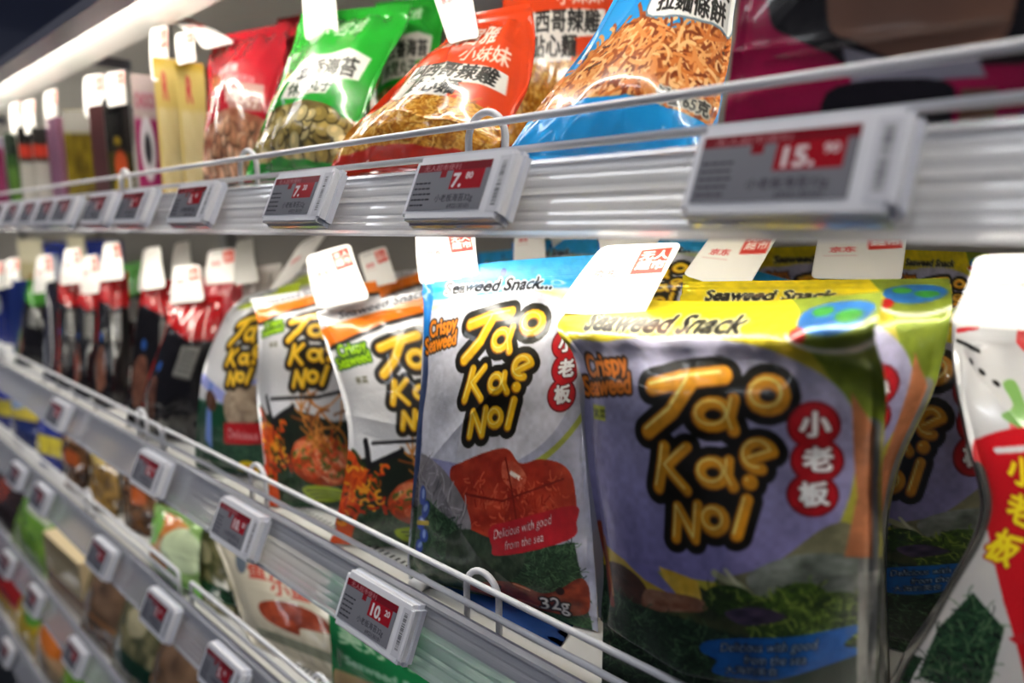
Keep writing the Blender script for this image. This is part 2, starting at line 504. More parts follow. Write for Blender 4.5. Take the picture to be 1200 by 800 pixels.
def art_blue():
    a = Art(160, 250, 'c9cbd6', 4, foil=.35)
    w = a.full(); X, Y = w[4], w[5]
    a.put(w, np.clip((24 - Y + 3 * np.sin(X / 25)) / 2, 0, 1), '2fa5e4', 0)
    a.put(w, np.clip(1 - abs(Y - 25 + 6 * np.cos((X - 80) / 28)) / 4, 0, 1) * .8, 'cfe68a', 0)
    a.noisy(np.clip((Y - 60) / 80, 0, .6), w, '8c8fb6', 'c2c3d2', 30, 26, 4)
    a.poly(spline([(0, 50), (18, 32), (80, 22), (130, 30), (150, 60), (146, 100), (120, 128), (70, 140), (20, 130), (0, 110)], 6), 'd6d6e2', 0.1)
    a.poly([(0, 125), (60, 134), (66, 158), (20, 140), (0, 130)], '9a9ac4', .1)
    a.stroke(ARC(90, 70, 78, 72, .5, 1.8), 2, 'a9b04c', .1)
    # shellfish
    a.blob([(44, 138), (56, 132), (92, 126), (106, 136), (122, 135), (140, 140), (148, 152), (146, 176), (126, 184), (98, 174), (74, 178), (56, 164)], '8a1f10', 'c8482c', 14, 8, 5)
    a.blob([(92, 134), (104, 136), (112, 146), (102, 150), (92, 144)], 'a83222', 'd87858', 6, 4, 6)
    a.stroke([(99, 141), (107, 145)], 1.3, 'e8e0d8')
    a.blob([(0, 128), (34, 134), (62, 158), (60, 176), (0, 170)], '6d6a6c', '9a949c', 14, 9, 13)
    a.strands([(0, 130), (34, 136), (60, 160), (56, 172), (0, 168)], ['a9a4aa', '5c585e', '8a848c'], 120, 12, .4, 14, .3)
    a.strands([(56, 140), (140, 146), (140, 176), (70, 170)], ['c04a30', 'a83018', 'cc5a3c', '9a2412'], 220, 5, .5, 31, .3)
    a.stroke([(60, 150), (92, 156), (140, 148)], .6, '7a1c10'); a.stroke([(94, 132), (100, 152), (104, 170)], .6, '7a1c10')
    seaweed_block(a, [(2, 158), (20, 152), (52, 166), (66, 178), (110, 186), (146, 186), (156, 252), (2, 252)], 8)
    a.blob([(44, 176), (62, 170), (80, 176), (110, 186), (96, 214), (50, 206)], '1c2a1e', '4a5a44', 3, 6, 15)
    for k in range(5):
        a.ell(13 + (k % 2) * 5, 150 + k * 8, 4.5, 5.5, '2f4aa0', k * .7); a.ell(14 + (k % 2) * 4, 149 + k * 8, 2, 3, '8fa6d8', k)
    a.stroke([(8, 166), (22, 166)], 1.5, 'b8a030')
    a.blob([(60, 222), (96, 214), (124, 224), (150, 212), (154, 236), (130, 244), (70, 240)], '5a1a10', 'a84a2e', 8, 5, 16)
    a.ell(86, 222, 3, 3, '241010'); a.ell(134, 222, 3.2, 3.2, '241010'); a.stroke([(100, 216), (112, 222)], .8, 'd88a6a')
    a.stroke([(70, 232), (120, 238)], .7, 'c8806a'); a.stroke([(66, 228), (112, 234)], .7, '7a2a1c')
    a.poly(spline([(82, 171), (98, 168), (146, 164), (148, 174), (142, 184), (90, 190), (84, 182)], 5), 'b8202a', 0)
    a.text('Delicious with good', 85, 178, 8.2, 'f2e4e0', rot=-.12, shear=.2, sx=.68, outline=.3, ocol='701018')
    a.text('from the sea', 94, 186, 8.2, 'f2e4e0', rot=-.12, shear=.2, sx=.72, outline=.3, ocol='701018')
    a.text('32g', 118, 240, 17, 'f0ece6', outline=1.4, ocol='241a14', bold=.3, sx=.9)
    a.text('Seaweed Snack...', 20, 21, 12.5, '0c0a10', rot=0, shear=.28, outline=1.0, ocol='e4ecf8', sx=1.15, bold=.4)
    a.ell(74, 8, 3, 3, '1c4a9a')
    a.poly(spline([(0, 30), (7, 40), (5, 60), (8, 80), (5, 100), (8, 120), (4, 140), (0, 150)], 4), '5a6c9a', .5)
    a.poly([(0, 0), (6, 0), (9, 20), (6, 60), (0, 60)], '1f78c8', 0)
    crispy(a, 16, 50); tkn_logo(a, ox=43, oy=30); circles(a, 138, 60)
    mottle(a, 6, .12)
    return a


def art_white(kind):
    a = Art(160, 250, 'dedde0', 3, foil=.1)
    if kind == 'tomyum':
        a.poly(spline([(-4, 26), (20, 18), (60, 12), (110, 4), (164, 2), (164, 16), (110, 20), (60, 28), (20, 38), (-4, 42)], 5), 'ee7a18', 0)
        a.stroke([(-2, 44), (30, 36), (70, 26), (120, 20), (162, 18)], 2., '1c1a1c')
        a.poly([(-2, 152), (60, 142), (110, 150), (162, 140), (162, 252), (-2, 252)], '1c2418', 0)
        seaweed_block(a, [(-2, 200), (60, 196), (162, 190), (162, 252), (-2, 252)], 3)
        a.poly([(-2, 140), (14, 146), (26, 168), (20, 250), (-2, 250)], 'd8501a', 0)
        a.strands([(0, 145), (40, 150), (50, 190), (10, 220), (0, 220)], ['f0a028', 'e86018', 'c03010', '2a3a18'], 90, 14, 1.6, 5)
        a.blob(ARC(96, 190, 44, 28, 0, 6.28, 14), '8a2a10', 'd85a20', 10, 6, 6)
        for k, (x, y) in enumerate([(72, 178), (96, 172), (120, 182), (84, 200), (110, 204), (98, 188)]):
            a.blob(ARC(x, y, 14, 9, 0, 6.28, 9), 'c83818', 'f4a878', 5, 4, 7 + k)
        a.strands(ARC(96, 188, 40, 26, 0, 6.28, 12), ['2f6a24', 'f6c09a', 'e04818'], 70, 9, 1.1, 9)
        a.strands([(70, 140), (110, 130), (120, 170), (70, 180)], ['c87828', 'e09040', '8a4a1c'], 50, 26, 1., 12, .3)
        a.stroke([(20, 132), (26, 156), (60, 140)], 3, '1c1a1c'); a.poly([(22, 130), (60, 138), (28, 152)], 'e6e6ea', 0)
        a.stroke([(28, 134), (90, 130), (160, 112)], 1.6, '1c1a1c')
        a.poly(spline([(62, 226), (84, 218), (116, 220), (128, 230), (110, 240), (76, 242)], 4), 'a4bc20', 0)
        for k in range(3): a.stroke([(70 + 4 * k, 227 + k * 5), (90, 225 + k * 5), (118 - 3 * k, 227 + k * 5)], .9, '4a5a14')
        crispy(a, 18, 52, 'a8d818', '143a10'); a.text('紫菜', 20, 76, 7, 'd8c020', outline=.7, ocol='222')if False else a.text('紫菜', 20, 76, 7, '3a3410')
    else:
        a.put(a.full(), np.clip((a.full()[5] - 140) / 3, 0, 1), '14492f', 0)
        seaweed_block(a, [(-2, 170), (80, 160), (162, 170), (162, 252), (-2, 252)], 23, '12382a', '3c6048')
        a.poly([(-2, 110), (60, 130), (162, 90), (162, 100), (60, 144), (-2, 124)], '9aa0dc', 0)
        a.poly([(20, 120), (26, 180), (40, 190), (30, 120)], '6f8ad0', 0)
        a.blob([(60, 130), (110, 118), (130, 140), (100, 160), (64, 158)], '6a5648', 'c8b49a', 9, 6, 24)
        a.ell(30, 140, 14, 9, '5a3a2a', .5)
        a.poly([(58, 160), (140, 156), (138, 178), (60, 182)], 'b81c22', 0)
        a.text('Delicious', 66, 175, 14, 'f0d8d8', sx=.9)
        a.ell(96, 220, 17, 17, 'f0d018'); a.text('2元', 84, 226, 15, 'd03018', bold=.7)
        a.poly(spline([(100, 0), (160, 0), (160, 14), (100, 20), (40, 26), (20, 20)], 4), 'b6c83a', 0)
    a.text('Seaweed Snack', 18, 14, 12, '17151c', rot=-.1, shear=.28, outline=1.2, ocol='f4f8ff', sx=1.1)
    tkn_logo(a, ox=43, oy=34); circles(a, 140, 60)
    return a


def art_redwhite():
    a = Art(170, 250, 'd8d8dc', 4, foil=.15)
    a.noisy(np.clip((a.full()[5] - 60) / 40, 0, .5), a.full(), 'b8b8c0', 'd8d4d0', 20, 20, 2)
    a.stroke([(6, 8), (22, 6)], 1.5, 'c8202a'); a.stroke([(5, 14), (24, 20)], 1.2, '202020')
    a.blob([(60, 4), (84, 6), (92, 20), (70, 24), (56, 18)], 'c02028', 'e86060', 8, 5, 3)
    for k in range(3): a.ell(14 + k * 7, 26 + k * 6, 2.4, 1.8, '18181c', .6)
    a.blob([(34, 52), (56, 50), (58, 72), (40, 84), (26, 72)], 'c02a34', 'f08080', 9, 9, 4)
    a.poly(spline([(24, 58), (34, 50), (32, 38), (42, 36), (44, 52), (58, 58), (44, 66)], 4), '7fb060', 0)
    a.poly(spline([(44, 84), (58, 82), (62, 66), (72, 80), (86, 70), (90, 96), (60, 104), (46, 96)], 4), '3aa83c', 0)
    a.poly(spline([(6, 74), (60, 58), (176, 54), (176, 260), (96, 262), (66, 200), (34, 156), (8, 124), (2, 98)], 6), 'c8141e', 0)
    a.stroke([(16, 78), (90, 62)], 1.6, 'd6d6da')
    for i, ch in enumerate('小老板'):
        a.text(ch, 18 - i * 5, 92 + i * 20, 17, 'f4e020', rot=.15, shear=.1, outline=.8, ocol='a01018', bold=.7)
    a.poly([(58, 150), (62, 156), (46, 170), (40, 168)], 'c02028', 0)
    for P, s_ in (([(14, 152), (36, 164), (44, 206), (12, 204), (8, 176)], 1), ([(4, 196), (10, 194), (10, 246), (3, 246)], 2), ([(64, 232), (86, 228), (88, 244), (66, 242)], 3)):
        seaweed_block(a, P, 40 + s_, '0e2416', '2c5034')
    a.blob([(20, 226), (60, 226), (66, 240), (20, 248)], 'b8a898', 'e0d4c8', 8, 6, 44)
    a.stroke([(2.5, 90), (2.5, 250)], 4, '6a6a66', .7)
    return a


def art_snack(kind):
    base = {'blue': '1d8fd6', 'orange': 'd8421a', 'green': '1f9a2a', 'red': 'b01828', 'magenta': 'a50f48'}[kind]
    a = Art(160, 200, base, 3)
    w = a.full()
    a.noisy(np.ones(w[4].shape) * .25, w, base, base, 30, 30, 2)
    if kind == 'blue':
        P = [(6, 122), (30, 104), (64, 94), (96, 104), (130, 86), (168, 84), (168, 172), (6, 170)]
        a.blob(P, '8a4418', 'd8904a', 9, 4, 3)
        a.strands(P, ['e0a060', 'c87030', '96481c', 'f0bc80', '7a3414', 'd88848'], 900, 20, 1.5, 4, .5)
        a.poly([(0, 172), (50, 164), (100, 166), (162, 170), (162, 202), (0, 202)], '1d8fd6', 0)
        LB = spline([(70, 50), (156, 40), (160, 84), (136, 86), (72, 96), (62, 80)], 4)
        a.poly(LB, 'eeeeea', 0); a.stroke(LB, 1, '6a8090')
        a.text('醬燒蝦', 80, 68, 22, '141414', rot=-.1, sx=1.1, bold=.5); a.text('拉麵條餅', 72, 89, 19, '141414', rot=-.1, sx=1.05, bold=.5)
        a.text('淨重65克', 108, 164, 11, '2a2a2a', outline=1.4, ocol='c8c4b8', bold=.3)
        a.text('張君雅小妹妹', 20, 20, 15, 'eef4fa', sx=1)
    if kind == 'orange':
        P = [(10, 128), (60, 112), (110, 118), (150, 128), (158, 190), (4, 190)]
        a.blob(P, '9a5a10', 'e8a838', 5, 3, 3)
        a.strands(P, ['e8b048', 'c88020', '8a4c0c', 'f4cc70', 'b06c18'], 1100, 15, .7, 4, .9)
        a.poly([(0, 184), (80, 176), (162, 186), (162, 202), (0, 202)], 'c02414', 0)
        a.text('張君雅', 34, 46, 26, 'f2e8dc', rot=-.06, bold=.7); a.text('小妹妹', 78, 66, 20, 'f2e0d0', rot=-.06, bold=.4)
        a.poly([(24, 72), (140, 70), (146, 92), (104, 96), (100, 116), (44, 118), (22, 108)], 'ece8e0', 0)
        a.text('墨西哥辣雞', 28, 89, 22, '161616', sx=.98, bold=.5); a.text('點心麵', 44, 111, 21, '161616', bold=.5)
    if kind == 'green':
        P = [(4, 140), (40, 126), (90, 122), (140, 134), (158, 192), (0, 196)]
        a.blob(P, '5a4a20', '8a7638', 8, 6, 3)
        a.puffs([(6, 134), (154, 190)], ['b8a468', 'a08a4c', 'c8b680', '8e7a40'], 90, 10, 6)
        a.poly([(0, 188), (60, 184), (162, 190), (162, 202), (0, 202)], '188a2a', 0)
        a.poly([(46, 72), (116, 58), (144, 62), (142, 88), (116, 94), (112, 112), (40, 118)], 'e8e8e0', 0)
        a.text('五香海苔', 50, 92, 22, '161616', rot=-.08, sx=1., bold=.5); a.text('休閒丸子', 46, 113, 18, '3a4a3a', rot=-.08, bold=.4)
        a.ell(26, 100, 10, 20, 'e0b040', .3)
        a.text('張君雅', 50, 42, 22, 'cfe8c8', rot=-.06, bold=.3)
    if kind == 'red':
        a.text('張君雅', 34, 84, 18, 'e8c8c8', bold=.4); a.text('小妹妹', 84, 98, 13, 'dca8a8')
        a.poly([(60, 104), (140, 96), (146, 128), (84, 134)], 'b08078', 0); a.text('休閒丸子', 68, 124, 18, 'f0e0d8', bold=.5)
        a.blob([(0, 150), (60, 134), (162, 140), (162, 202), (0, 202)], '7a4030', 'c08a6a', 8, 6, 3)
        a.puffs([(4, 142), (158, 198)], ['c09070', 'a87458', 'd0a488'], 80, 8, 6)
    if kind == 'magenta':
        a.noisy(np.ones(w[4].shape) * .6, w, '98103f', 'b81452', 20, 20, 2)
        a.poly(spline([(14, -10), (16, 90), (30, 112), (46, 124), (58, 132), (120, 134), (170, 124), (170, -10)], 5), '151014', 0)
        a.poly(spline([(46, -6), (44, 96), (58, 118), (84, 134), (104, 122), (112, 96), (112, -6)], 6), '7c5a4a', 0)
        a.poly([(50, 118), (74, 132), (100, 124), (104, 142), (56, 146)], '9c9aa8', 0)
        a.poly(spline([(50, 146), (90, 144), (94, 170), (92, 205), (44, 205), (44, 170)], 4), '18121a', 0)
        a.poly([(96, 150), (108, 150), (108, 178), (96, 182)], '7c5a4a', 0)
        a.poly([(116, 166), (130, 158), (136, 148), (142, 160), (162, 158), (162, 190), (116, 190)], '1f3f86', 0)
    return a


def art_dark(top, label='7d7d7a'):
    a = Art(120, 200, '100e12', 2)
    a.blob([(-2, -2), (122, -2), (122, 56), (70, 66), (-2, 50)], top, top, 9, 9, 2, smooth=False)
    a.poly([(60, 74), (92, 70), (94, 112), (62, 112)], label, 0)
    for k in range(5): a.stroke([(66, 80 + k * 6), (88, 79 + k * 6)], .8, '38383a')
    a.blob([(6, 130), (34, 124), (40, 170), (10, 176)], '4a2a20', '8a5c48', 8, 6, 4)
    a.ell(24, 108, 6, 7, '2c56a0')
    return a


def art_simple(base, bands, seed=1, W_=100, H_=160, foil=0.):
    a = Art(W_, H_, base, 2, foil)
    for kind, *r in bands:
        if kind == 'rect': x0, y0, x1, y1, c = r; a.poly([(x0, y0), (x1, y0), (x1, y1), (x0, y1)], c, 0)
        if kind == 'ell': a.ell(*r)
        if kind == 'noise': x0, y0, x1, y1, c1, c2, s_ = r; a.blob([(x0, y0), (x1, y0), (x1, y1), (x0, y1)], c1, c2, s_, s_, seed, smooth=False)
        if kind == 'text': t, x, y, sz, c = r; a.text(t, x, y, sz, c, bold=.4)
        if kind == 'blob': pts, c1, c2, s_ = r; a.blob(pts, c1, c2, s_, s_, seed)
    return a


def art_tag(v=0):
    a = Art(50, 62, 'f2efea', 6)
    if v != 3:
        a.poly([(28, 6), (46, 4), (48, 26), (30, 28)], 'd82a1c', 0)
        a.text('无人', 30, 14.5, 8.2, 'fff6f0', rot=-.08, bold=.25); a.text('超市', 31, 23, 8.2, 'fff6f0', rot=-.08, bold=.25)
    a.text('京东', 8, 30, 7.5, 'cc3030', bold=.15)
    if v != 2: a.text('小老板超薄海苔', 5, 8, 5, '8a8a8a', sx=.62)
    a.stroke([(5, 35), (24, 35)], .25, 'd09090')
    return a


def art_screen(price, cents, k=0):
    a = Art(60, 29, '7f7f88', 10)
    a.poly([(0, 0), (60, 0), (60, 5), (0, 5)], '7c1420', 0)
    a.text('无人超市便利', 5, 4.2, 4, 'c08a90', sx=1.3)
    a.poly([(21, 5), (26, 5), (26, 9), (21, 9)], '8a1622', 0)
    a.poly([(31, 5), (56, 5), (56, 16.5), (31, 16.5)], 'a01422', 0)
    a.text(price + '.', 32, 15, 11.5, 'e8e0e4', bold=.45); a.text(cents, 32 + (len(price) * 6.2 + 4), 10.5, 5.5, 'e0d4d8', bold=.2)
    rs = random.Random(k)
    for i in range(5):
        x = 2
        while x < 14:
            l = rs.uniform(1, 3); a.stroke([(x, 12 + i * 3.4), (x + l, 12 + i * 3.4)], .5, '2c2c34'); x += l + 1.3
    a.text('小老板海苔32g', 22, 23.5, 5, '24242c', sx=.95)
    a.text('6922130101', 34, 27.8, 3.6, '24242c')
    return a


def art_bars(k=0):
    a = Art(8, 32, 'cfcfd8', 10)
    rs = random.Random(k); y = 3
    while y < 28:
        t = rs.choice([.2, .35, .6]); a.poly([(2.4, y), (5.8, y), (5.8, y + t), (2.4, y + t)], '202028', 0); y += t + rs.choice([.35, .5, .8])
    return a


_arts = {}


def art(key):
    if key not in _arts: _arts[key] = ARTF[key]()
    return _arts[key]


ARTF = {
    'yellow': art_yellow, 'bluewhite': art_blue, 'tomyum': lambda: art_white('tomyum'), 'greenwhite': lambda: art_white('green'),
    'redwhite': art_redwhite,
    's_blue': lambda: art_snack('blue'), 's_orange': lambda: art_snack('orange'), 's_green': lambda: art_snack('green'),
    's_red': lambda: art_snack('red'), 's_magenta': lambda: art_snack('magenta'),
    'dark_red': lambda: art_dark('a81418'), 'dark_green': lambda: art_dark('3f8a2c'), 'dark_blue': lambda: art_dark('1a1a2c', '2c4a8a'),
    'tag0': lambda: art_tag(0), 'tag2': lambda: art_tag(2), 'tag3': lambda: art_tag(3),
}


# ---------------------------------------------------------------- pouch builder
def catmull(vs, pts, v):
    vs = np.array(vs, float); pts = np.array(pts, float)
    m = np.gradient(pts, vs, axis=0) if len(vs) > 2 else np.repeat(((pts[1] - pts[0]) / (vs[1] - vs[0]))[None], 2, 0)
    i = np.clip(np.searchsorted(vs, v, side='right') - 1, 0, len(vs) - 2)
    h = (vs[i + 1] - vs[i])[:, None]; t = ((v - vs[i])[:, None] / h)
    h00 = 2 * t ** 3 - 3 * t ** 2 + 1; h10 = t ** 3 - 2 * t ** 2 + t; h01 = -2 * t ** 3 + 3 * t ** 2; h11 = t ** 3 - t ** 2
    return h00 * pts[i] + h10 * h * m[i] + h01 * pts[i + 1] + h11 * h * m[i + 1]


def bag(name, label, cat, group, akey, rows, puff=.02, res=(60, 80), wr=.0012, seed=1, mtl='foil', floor_z=None,
        top=.06, folds=(), tags=(), bottom=.03, sag=0., snap=False, guarded=True):
    """rows: (v, xl, yl, Yl, xr, yr, Yr): left and right edge of the pack in the photo with their depth on the shelf"""
    A = art(akey)
    vs = [r[0] for r in rows]
    Lp = [at(r[1], r[2], r[3]) for r in rows]; Rp = [at(r[4], r[5], r[6]) for r in rows]
    if floor_z is not None:
        zf = floor_z + .002
        d = []
        for r, (xx, yy, YY), p in ((rows[-1], rows[-1][1:4], Lp[-1]), (rows[-1], rows[-1][4:7], Rp[-1])):
            dr = FW + RT * (xx - 600) / FPX + UP * (400 - yy) / FPX
            yi = (CAM + dr * ((zf - CAM[2]) / dr[2]))[1] if floor_z < 0 else YY
            d.append((min(max(yi - YY, 0), .22) if p[2] > zf + .003 else 0) if not snap else min(max(yi, .02), YY + .22) - YY)
        if not snap: d = [max(d)] * 2
        if any(d):
            Lp = [at(r[1], r[2], r[3] + d[0]) for r in rows]; Rp = [at(r[4], r[5], r[6] + d[1]) for r in rows]
        for q in (Lp, Rp):
            if q[-1][2] < zf < q[-2][2]:
                q[-1] = q[-2] + (q[-1] - q[-2]) * ((zf - q[-2][2]) / (q[-1][2] - q[-2][2]))
            for p in q: p[2] = max(p[2], zf)
    base = (Lp[-1] + Rp[-1]) / 2
    th = thing(name, label, cat, base, group)
    rs = np.random.RandomState(seed)

    def surface(nu, nv, v0, v1, back=False, detail=True):
        u = np.linspace(0, 1, nu); v = np.linspace(v0, v1, nv)
        L = catmull(vs, Lp, v); R = catmull(vs, Rp, v)
        U, V = np.meshgrid(u, v)
        P = L[:, None, :] * (1 - U[..., None]) + R[:, None, :] * U[..., None]
        ac = Rp[len(Rp) // 2] - Lp[len(Lp) // 2]; dn = (Lp[-1] + Rp[-1]) / 2 - (Lp[0] + Rp[0]) / 2
        n = np.cross(ac, dn); n /= np.linalg.norm(n)
        if n[1] > 0: n = -n
        wdt = np.linalg.norm(ac)
        uu = np.clip((U - .035) / .93, 0, 1)
        pu = (1 - (2 * uu - 1) ** 2) ** .7 * (.75 + .25 * (1 - (2 * uu - 1) ** 2))
        a = np.clip((V - top) / .30, 0, 1); b = np.clip((1 - bottom - V) / .22, 0, 1)
        pv = np.sin(a * math.pi / 2) ** .8 * np.sin(b * math.pi / 2) ** .7
        H = puff * pu * pv
        if back: H = -.7 * H - .0005 - wr * 3 * np.clip(np.minimum(U, 1 - U) / .03, 0, 1)
        elif detail:
            big = vnoise(64, 64, 16, 12, seed) - .5
            fld = lambda g, X, Y: g[np.clip((Y * 63).astype(int), 0, 63), np.clip((X * 63).astype(int), 0, 63)]

            def bil(g, X, Y):
                x = X * 62; y = Y * 62; xi = x.astype(int); yi = y.astype(int); fx = x - xi; fy = y - yi
                return (g[yi, xi] * (1 - fx) + g[yi, xi + 1] * fx) * (1 - fy) + (g[yi + 1, xi] * (1 - fx) + g[yi + 1, xi + 1] * fx) * fy
            inner = np.clip(np.minimum(V - v_top, 1 - V) / .05, 0, 1) if True else 1
            H = H + wr * 3.5 * bil(big, U, V) * inner
            # gathers running in from the seals
            for (fr, ph, am, sd) in ((9, 1, 1.3, 0), (17, 2, .9, 0), (11, 4, 1.1, 1), (23, .5, .6, 1)):
                d = (V - v_top) if sd == 0 else (1 - bottom - V)
                wav = np.sin((U + .05 * np.sin(V * 9 + ph + seed)) * fr * 2.2 + ph * seed)
                H = H + wr * am * wav * np.exp(-np.clip(d, 0, 9) / .10) * (d > 0) * np.clip(d / .015, 0, 1)
            # side gathers
            for sd in (0, 1):
                d = U if sd == 0 else 1 - U
                wav = np.sin(V * (26 + 7 * sd) + seed + 2 * np.sin(V * 7))
                H = H + wr * 1.1 * wav * np.exp(-d / .07) * np.clip(d / .02, 0, 1)
            # sharp creases
            for k in range(9):
                cx, cy = rs2.rand(2); ang = rs2.rand() * 3.14; ln = .08 + .18 * rs2.rand(); am = (rs2.rand() - .4) * 2.2
                dx = (U - cx) * .64; dy = V - cy
                al = dx * math.cos(ang) + dy * math.sin(ang); ac_ = -dx * math.sin(ang) + dy * math.cos(ang)
                H = H + wr * am * np.exp(-abs(ac_) / .022) * np.exp(-(al / ln) ** 2) * inner
            # seal corrugation
            H = H + np.where(V < top * .8, .00025 * np.sin(V * 1100), 0)
        P = P + n * H[..., None]
        for f in folds:
            P = P + f(U, V)
        if sag: P[..., 2] -= sag * np.sin(U * math.pi) * np.exp(-V / .12)
        if floor_z is not None:
            P[..., 2] = np.maximum(P[..., 2], floor_z + .0015)
            low = (P[..., 2] < floor_z + .052) & guarded
            P[..., 1] = np.where(low, np.maximum(P[..., 1], .0165), P[..., 1])
        return U, V, P
    v_top = top
    nu, nv = res
    k = max(1, round(A.w / nu * .8))
    for part, v0, v1, n_ in (('top_seal', 0, top * .85, max(6, int(nv * top * .85) + 2)), ('pouch', top * .85, 1, nv)):
        rs2 = np.random.RandomState(seed)
        U, V, P = surface(nu, n_, v0, v1)
        cols = A.sample(U, V, k).reshape(-1, 4)
        verts = P.reshape(-1, 3); faces = gridfaces(nu, n_)
        bu, bv = max(8, nu // 6), max(4, n_ // 6)
        Ub, Vb, Pb = surface(bu, bv, v0, v1, back=True)
        bc = np.tile(np.array([.45, .46, .5, .3]), (bu * bv, 1)) if mtl == 'foil' else np.tile(A.sample(np.array([[.1]]), np.array([[.05]]), 1).reshape(1, 4), (bu * bv, 1))
        faces = np.vstack([faces, gridfaces(bu, bv, len(verts), True)])
        verts = np.vstack([verts, Pb.reshape(-1, 3)]); cols = np.vstack([cols, bc])
        mesh_np(part, verts, faces, MT[mtl], th, cols)
    for t in tags: hang_tag(th, *t)
    return th


def hang_tag(parent, tl, tr, br, bl, key='tag0', res=44, curl=.0025, seed=0):
    """folded white card: corners as (x, y, depth)"""
    A = art(key); c = [at(*p) for p in (tl, tr, br, bl)]
    n = np.cross(c[1] - c[0], c[3] - c[0]); n /= np.linalg.norm(n)
    if n[1] > 0: n = -n
    nu = res; nv = int(res * 1.2)
    v = np.linspace(0, 1, nv); e = .09
    ins = np.where(v < e, e - np.sqrt(np.clip(e * e - (e - v) ** 2, 0, 1)), 0) + np.where(v > 1 - e, e - np.sqrt(np.clip(e * e - (v - 1 + e) ** 2, 0, 1)), 0)
    u = np.linspace(0, 1, nu)
    U = ins[:, None] + (1 - 2 * ins[:, None]) * u[None, :]; V = np.repeat(v[:, None], nu, 1)
    P = ((c[0] * (1 - U[..., None]) + c[1] * U[..., None]) * (1 - V[..., None]) + (c[3] * (1 - U[..., None]) + c[2] * U[..., None]) * V[..., None])
    off = curl * np.sin(V * math.pi) + .3 * curl * np.sin(U * 3 + seed)
    P = P + n * off[..., None]
    cols = A.sample(U, V, max(1, A.w // nu)).reshape(-1, 4)
    Pb = P - n * .0007
    faces = gridfaces(nu, nv); f2 = gridfaces(nu, nv, nu * nv, True)
    rim = []
    for i in range(nv - 1):
        for j in (0, nu - 1):
            a, b = i * nu + j, (i + 1) * nu + j; rim.append((a, b, b + nu * nv, a + nu * nv))
    for j in range(nu - 1):
        for i in (0, nv - 1):
            a, b = i * nu + j, i * nu + j + 1; rim.append((a, b, b + nu * nv, a + nu * nv))
    white = np.tile(np.array([.84, .82, .78, 0]), (nu * nv, 1))
    o = mesh_np('hang_tag', np.vstack([P.reshape(-1, 3), Pb.reshape(-1, 3)]), np.vstack([faces, f2, np.array(rim)]), MT['paper'], parent, np.vstack([cols, white]))
    o['label'] = 'white card tag with red printing'
    return o


def carton(label, group, akey, x0, y0, Y0, x1, Y1, z0, depth=.05, name='carton', side=(.5, .4, .3), tags=(), res=(26, 44)):
    """upright box: x0,y0,Y0 upper left front corner in the photo; x1,Y1 right front edge"""
    a = at(x0, y0, Y0); b = at(x1, y0, Y1); b[2] = a[2]
    th = thing(name, label, 'box', ((a[0] + b[0]) / 2, (a[1] + b[1]) / 2, z0), group)
    ac = b - a; pn = np.array([-ac[1], ac[0], 0]); pn /= np.linalg.norm(pn)
    if pn[1] < 0: pn = -pn
    q = [np.array([p[0], p[1], z]) for z in (z0, a[2]) for p in (a, b, b + pn * depth, a + pn * depth)]
    bm = bmesh.new(); vs = [bm.verts.new(Vector(p - np.array(th.location))) for p in q]
    for f in ((0, 1, 5, 4), (1, 2, 6, 5), (2, 3, 7, 6), (3, 0, 4, 7), (4, 5, 6, 7), (3, 2, 1, 0)): bm.faces.new([vs[i] for i in f])
    bmesh.ops.bevel(bm, geom=list(bm.edges), offset=.0012, segments=2, affect='EDGES')
    me = bpy.data.meshes.new('box_body'); bm.to_mesh(me); bm.free()
    m = mat('carton_side', side, .45, coat=.2, var=.12)
    link('box_body', me, m, th)
    A = art(akey); nu, nv = res
    U, V = np.meshgrid(np.linspace(0, 1, nu), np.linspace(0, 1, nv))
    f = .03
    P = (a * (1 - U[..., None]) + b * U[..., None]) - pn * .0006
    P = P * 1.0; P[..., 2] = (a[2] - .0015) * (1 - V) + (z0 + .0015) * V
    P = P + (a + b) [None, None, :] * 0
    mesh_np('front_panel', P.reshape(-1, 3), gridfaces(nu, nv), MT['gloss'], th, A.sample(U, V, max(1, A.w // nu)).reshape(-1, 4))
    for t in tags: hang_tag(th, *t)
    return th


# ================================================================ SETTING
X0, X1 = -4.2, .45            # run of the shelving
BACK = .40
box('floor', (-7, -3.2, -1.32), (3, 1.2, -1.27), MT['floor'], kind='structure')
box('wall_back', (X0 - .3, BACK + .02, -1.27), (X1 + .3, BACK + .05, .62), MT['back'], kind='structure')
box('ceiling', (-7, -3.2, 1.60), (3, 1.2, 1.65), mat('store_ceiling', (.06, .06, .07), .8, var=.1), kind='structure')
for i, (cx, cy) in enumerate(((-3.2, -.72), (-1.5, -.72), (.2, -.72), (-2.4, -2.4), (-.5, -2.4))):  # lamps out of view, added overhead to brighten tags and bag foil
    t = thing('added_ceiling_lamp', ['added unseen ceiling lamp far down the aisle', 'added unseen ceiling lamp above the middle of the aisle', 'added unseen ceiling lamp above the near end of the aisle',
                               'added unseen ceiling lamp of the back row, farther one', 'added unseen ceiling lamp of the back row, nearer one'][i], 'ceiling lamp', (cx, cy, 1.6))
    box('frame', (cx - .52, cy - .11, 1.575), (cx + .52, cy + .11, 1.6), MT['lip'], t)
    box('diffuser', (cx - .5, cy - .09, 1.568), (cx + .5, cy + .09, 1.576), MT['ceil'], t)

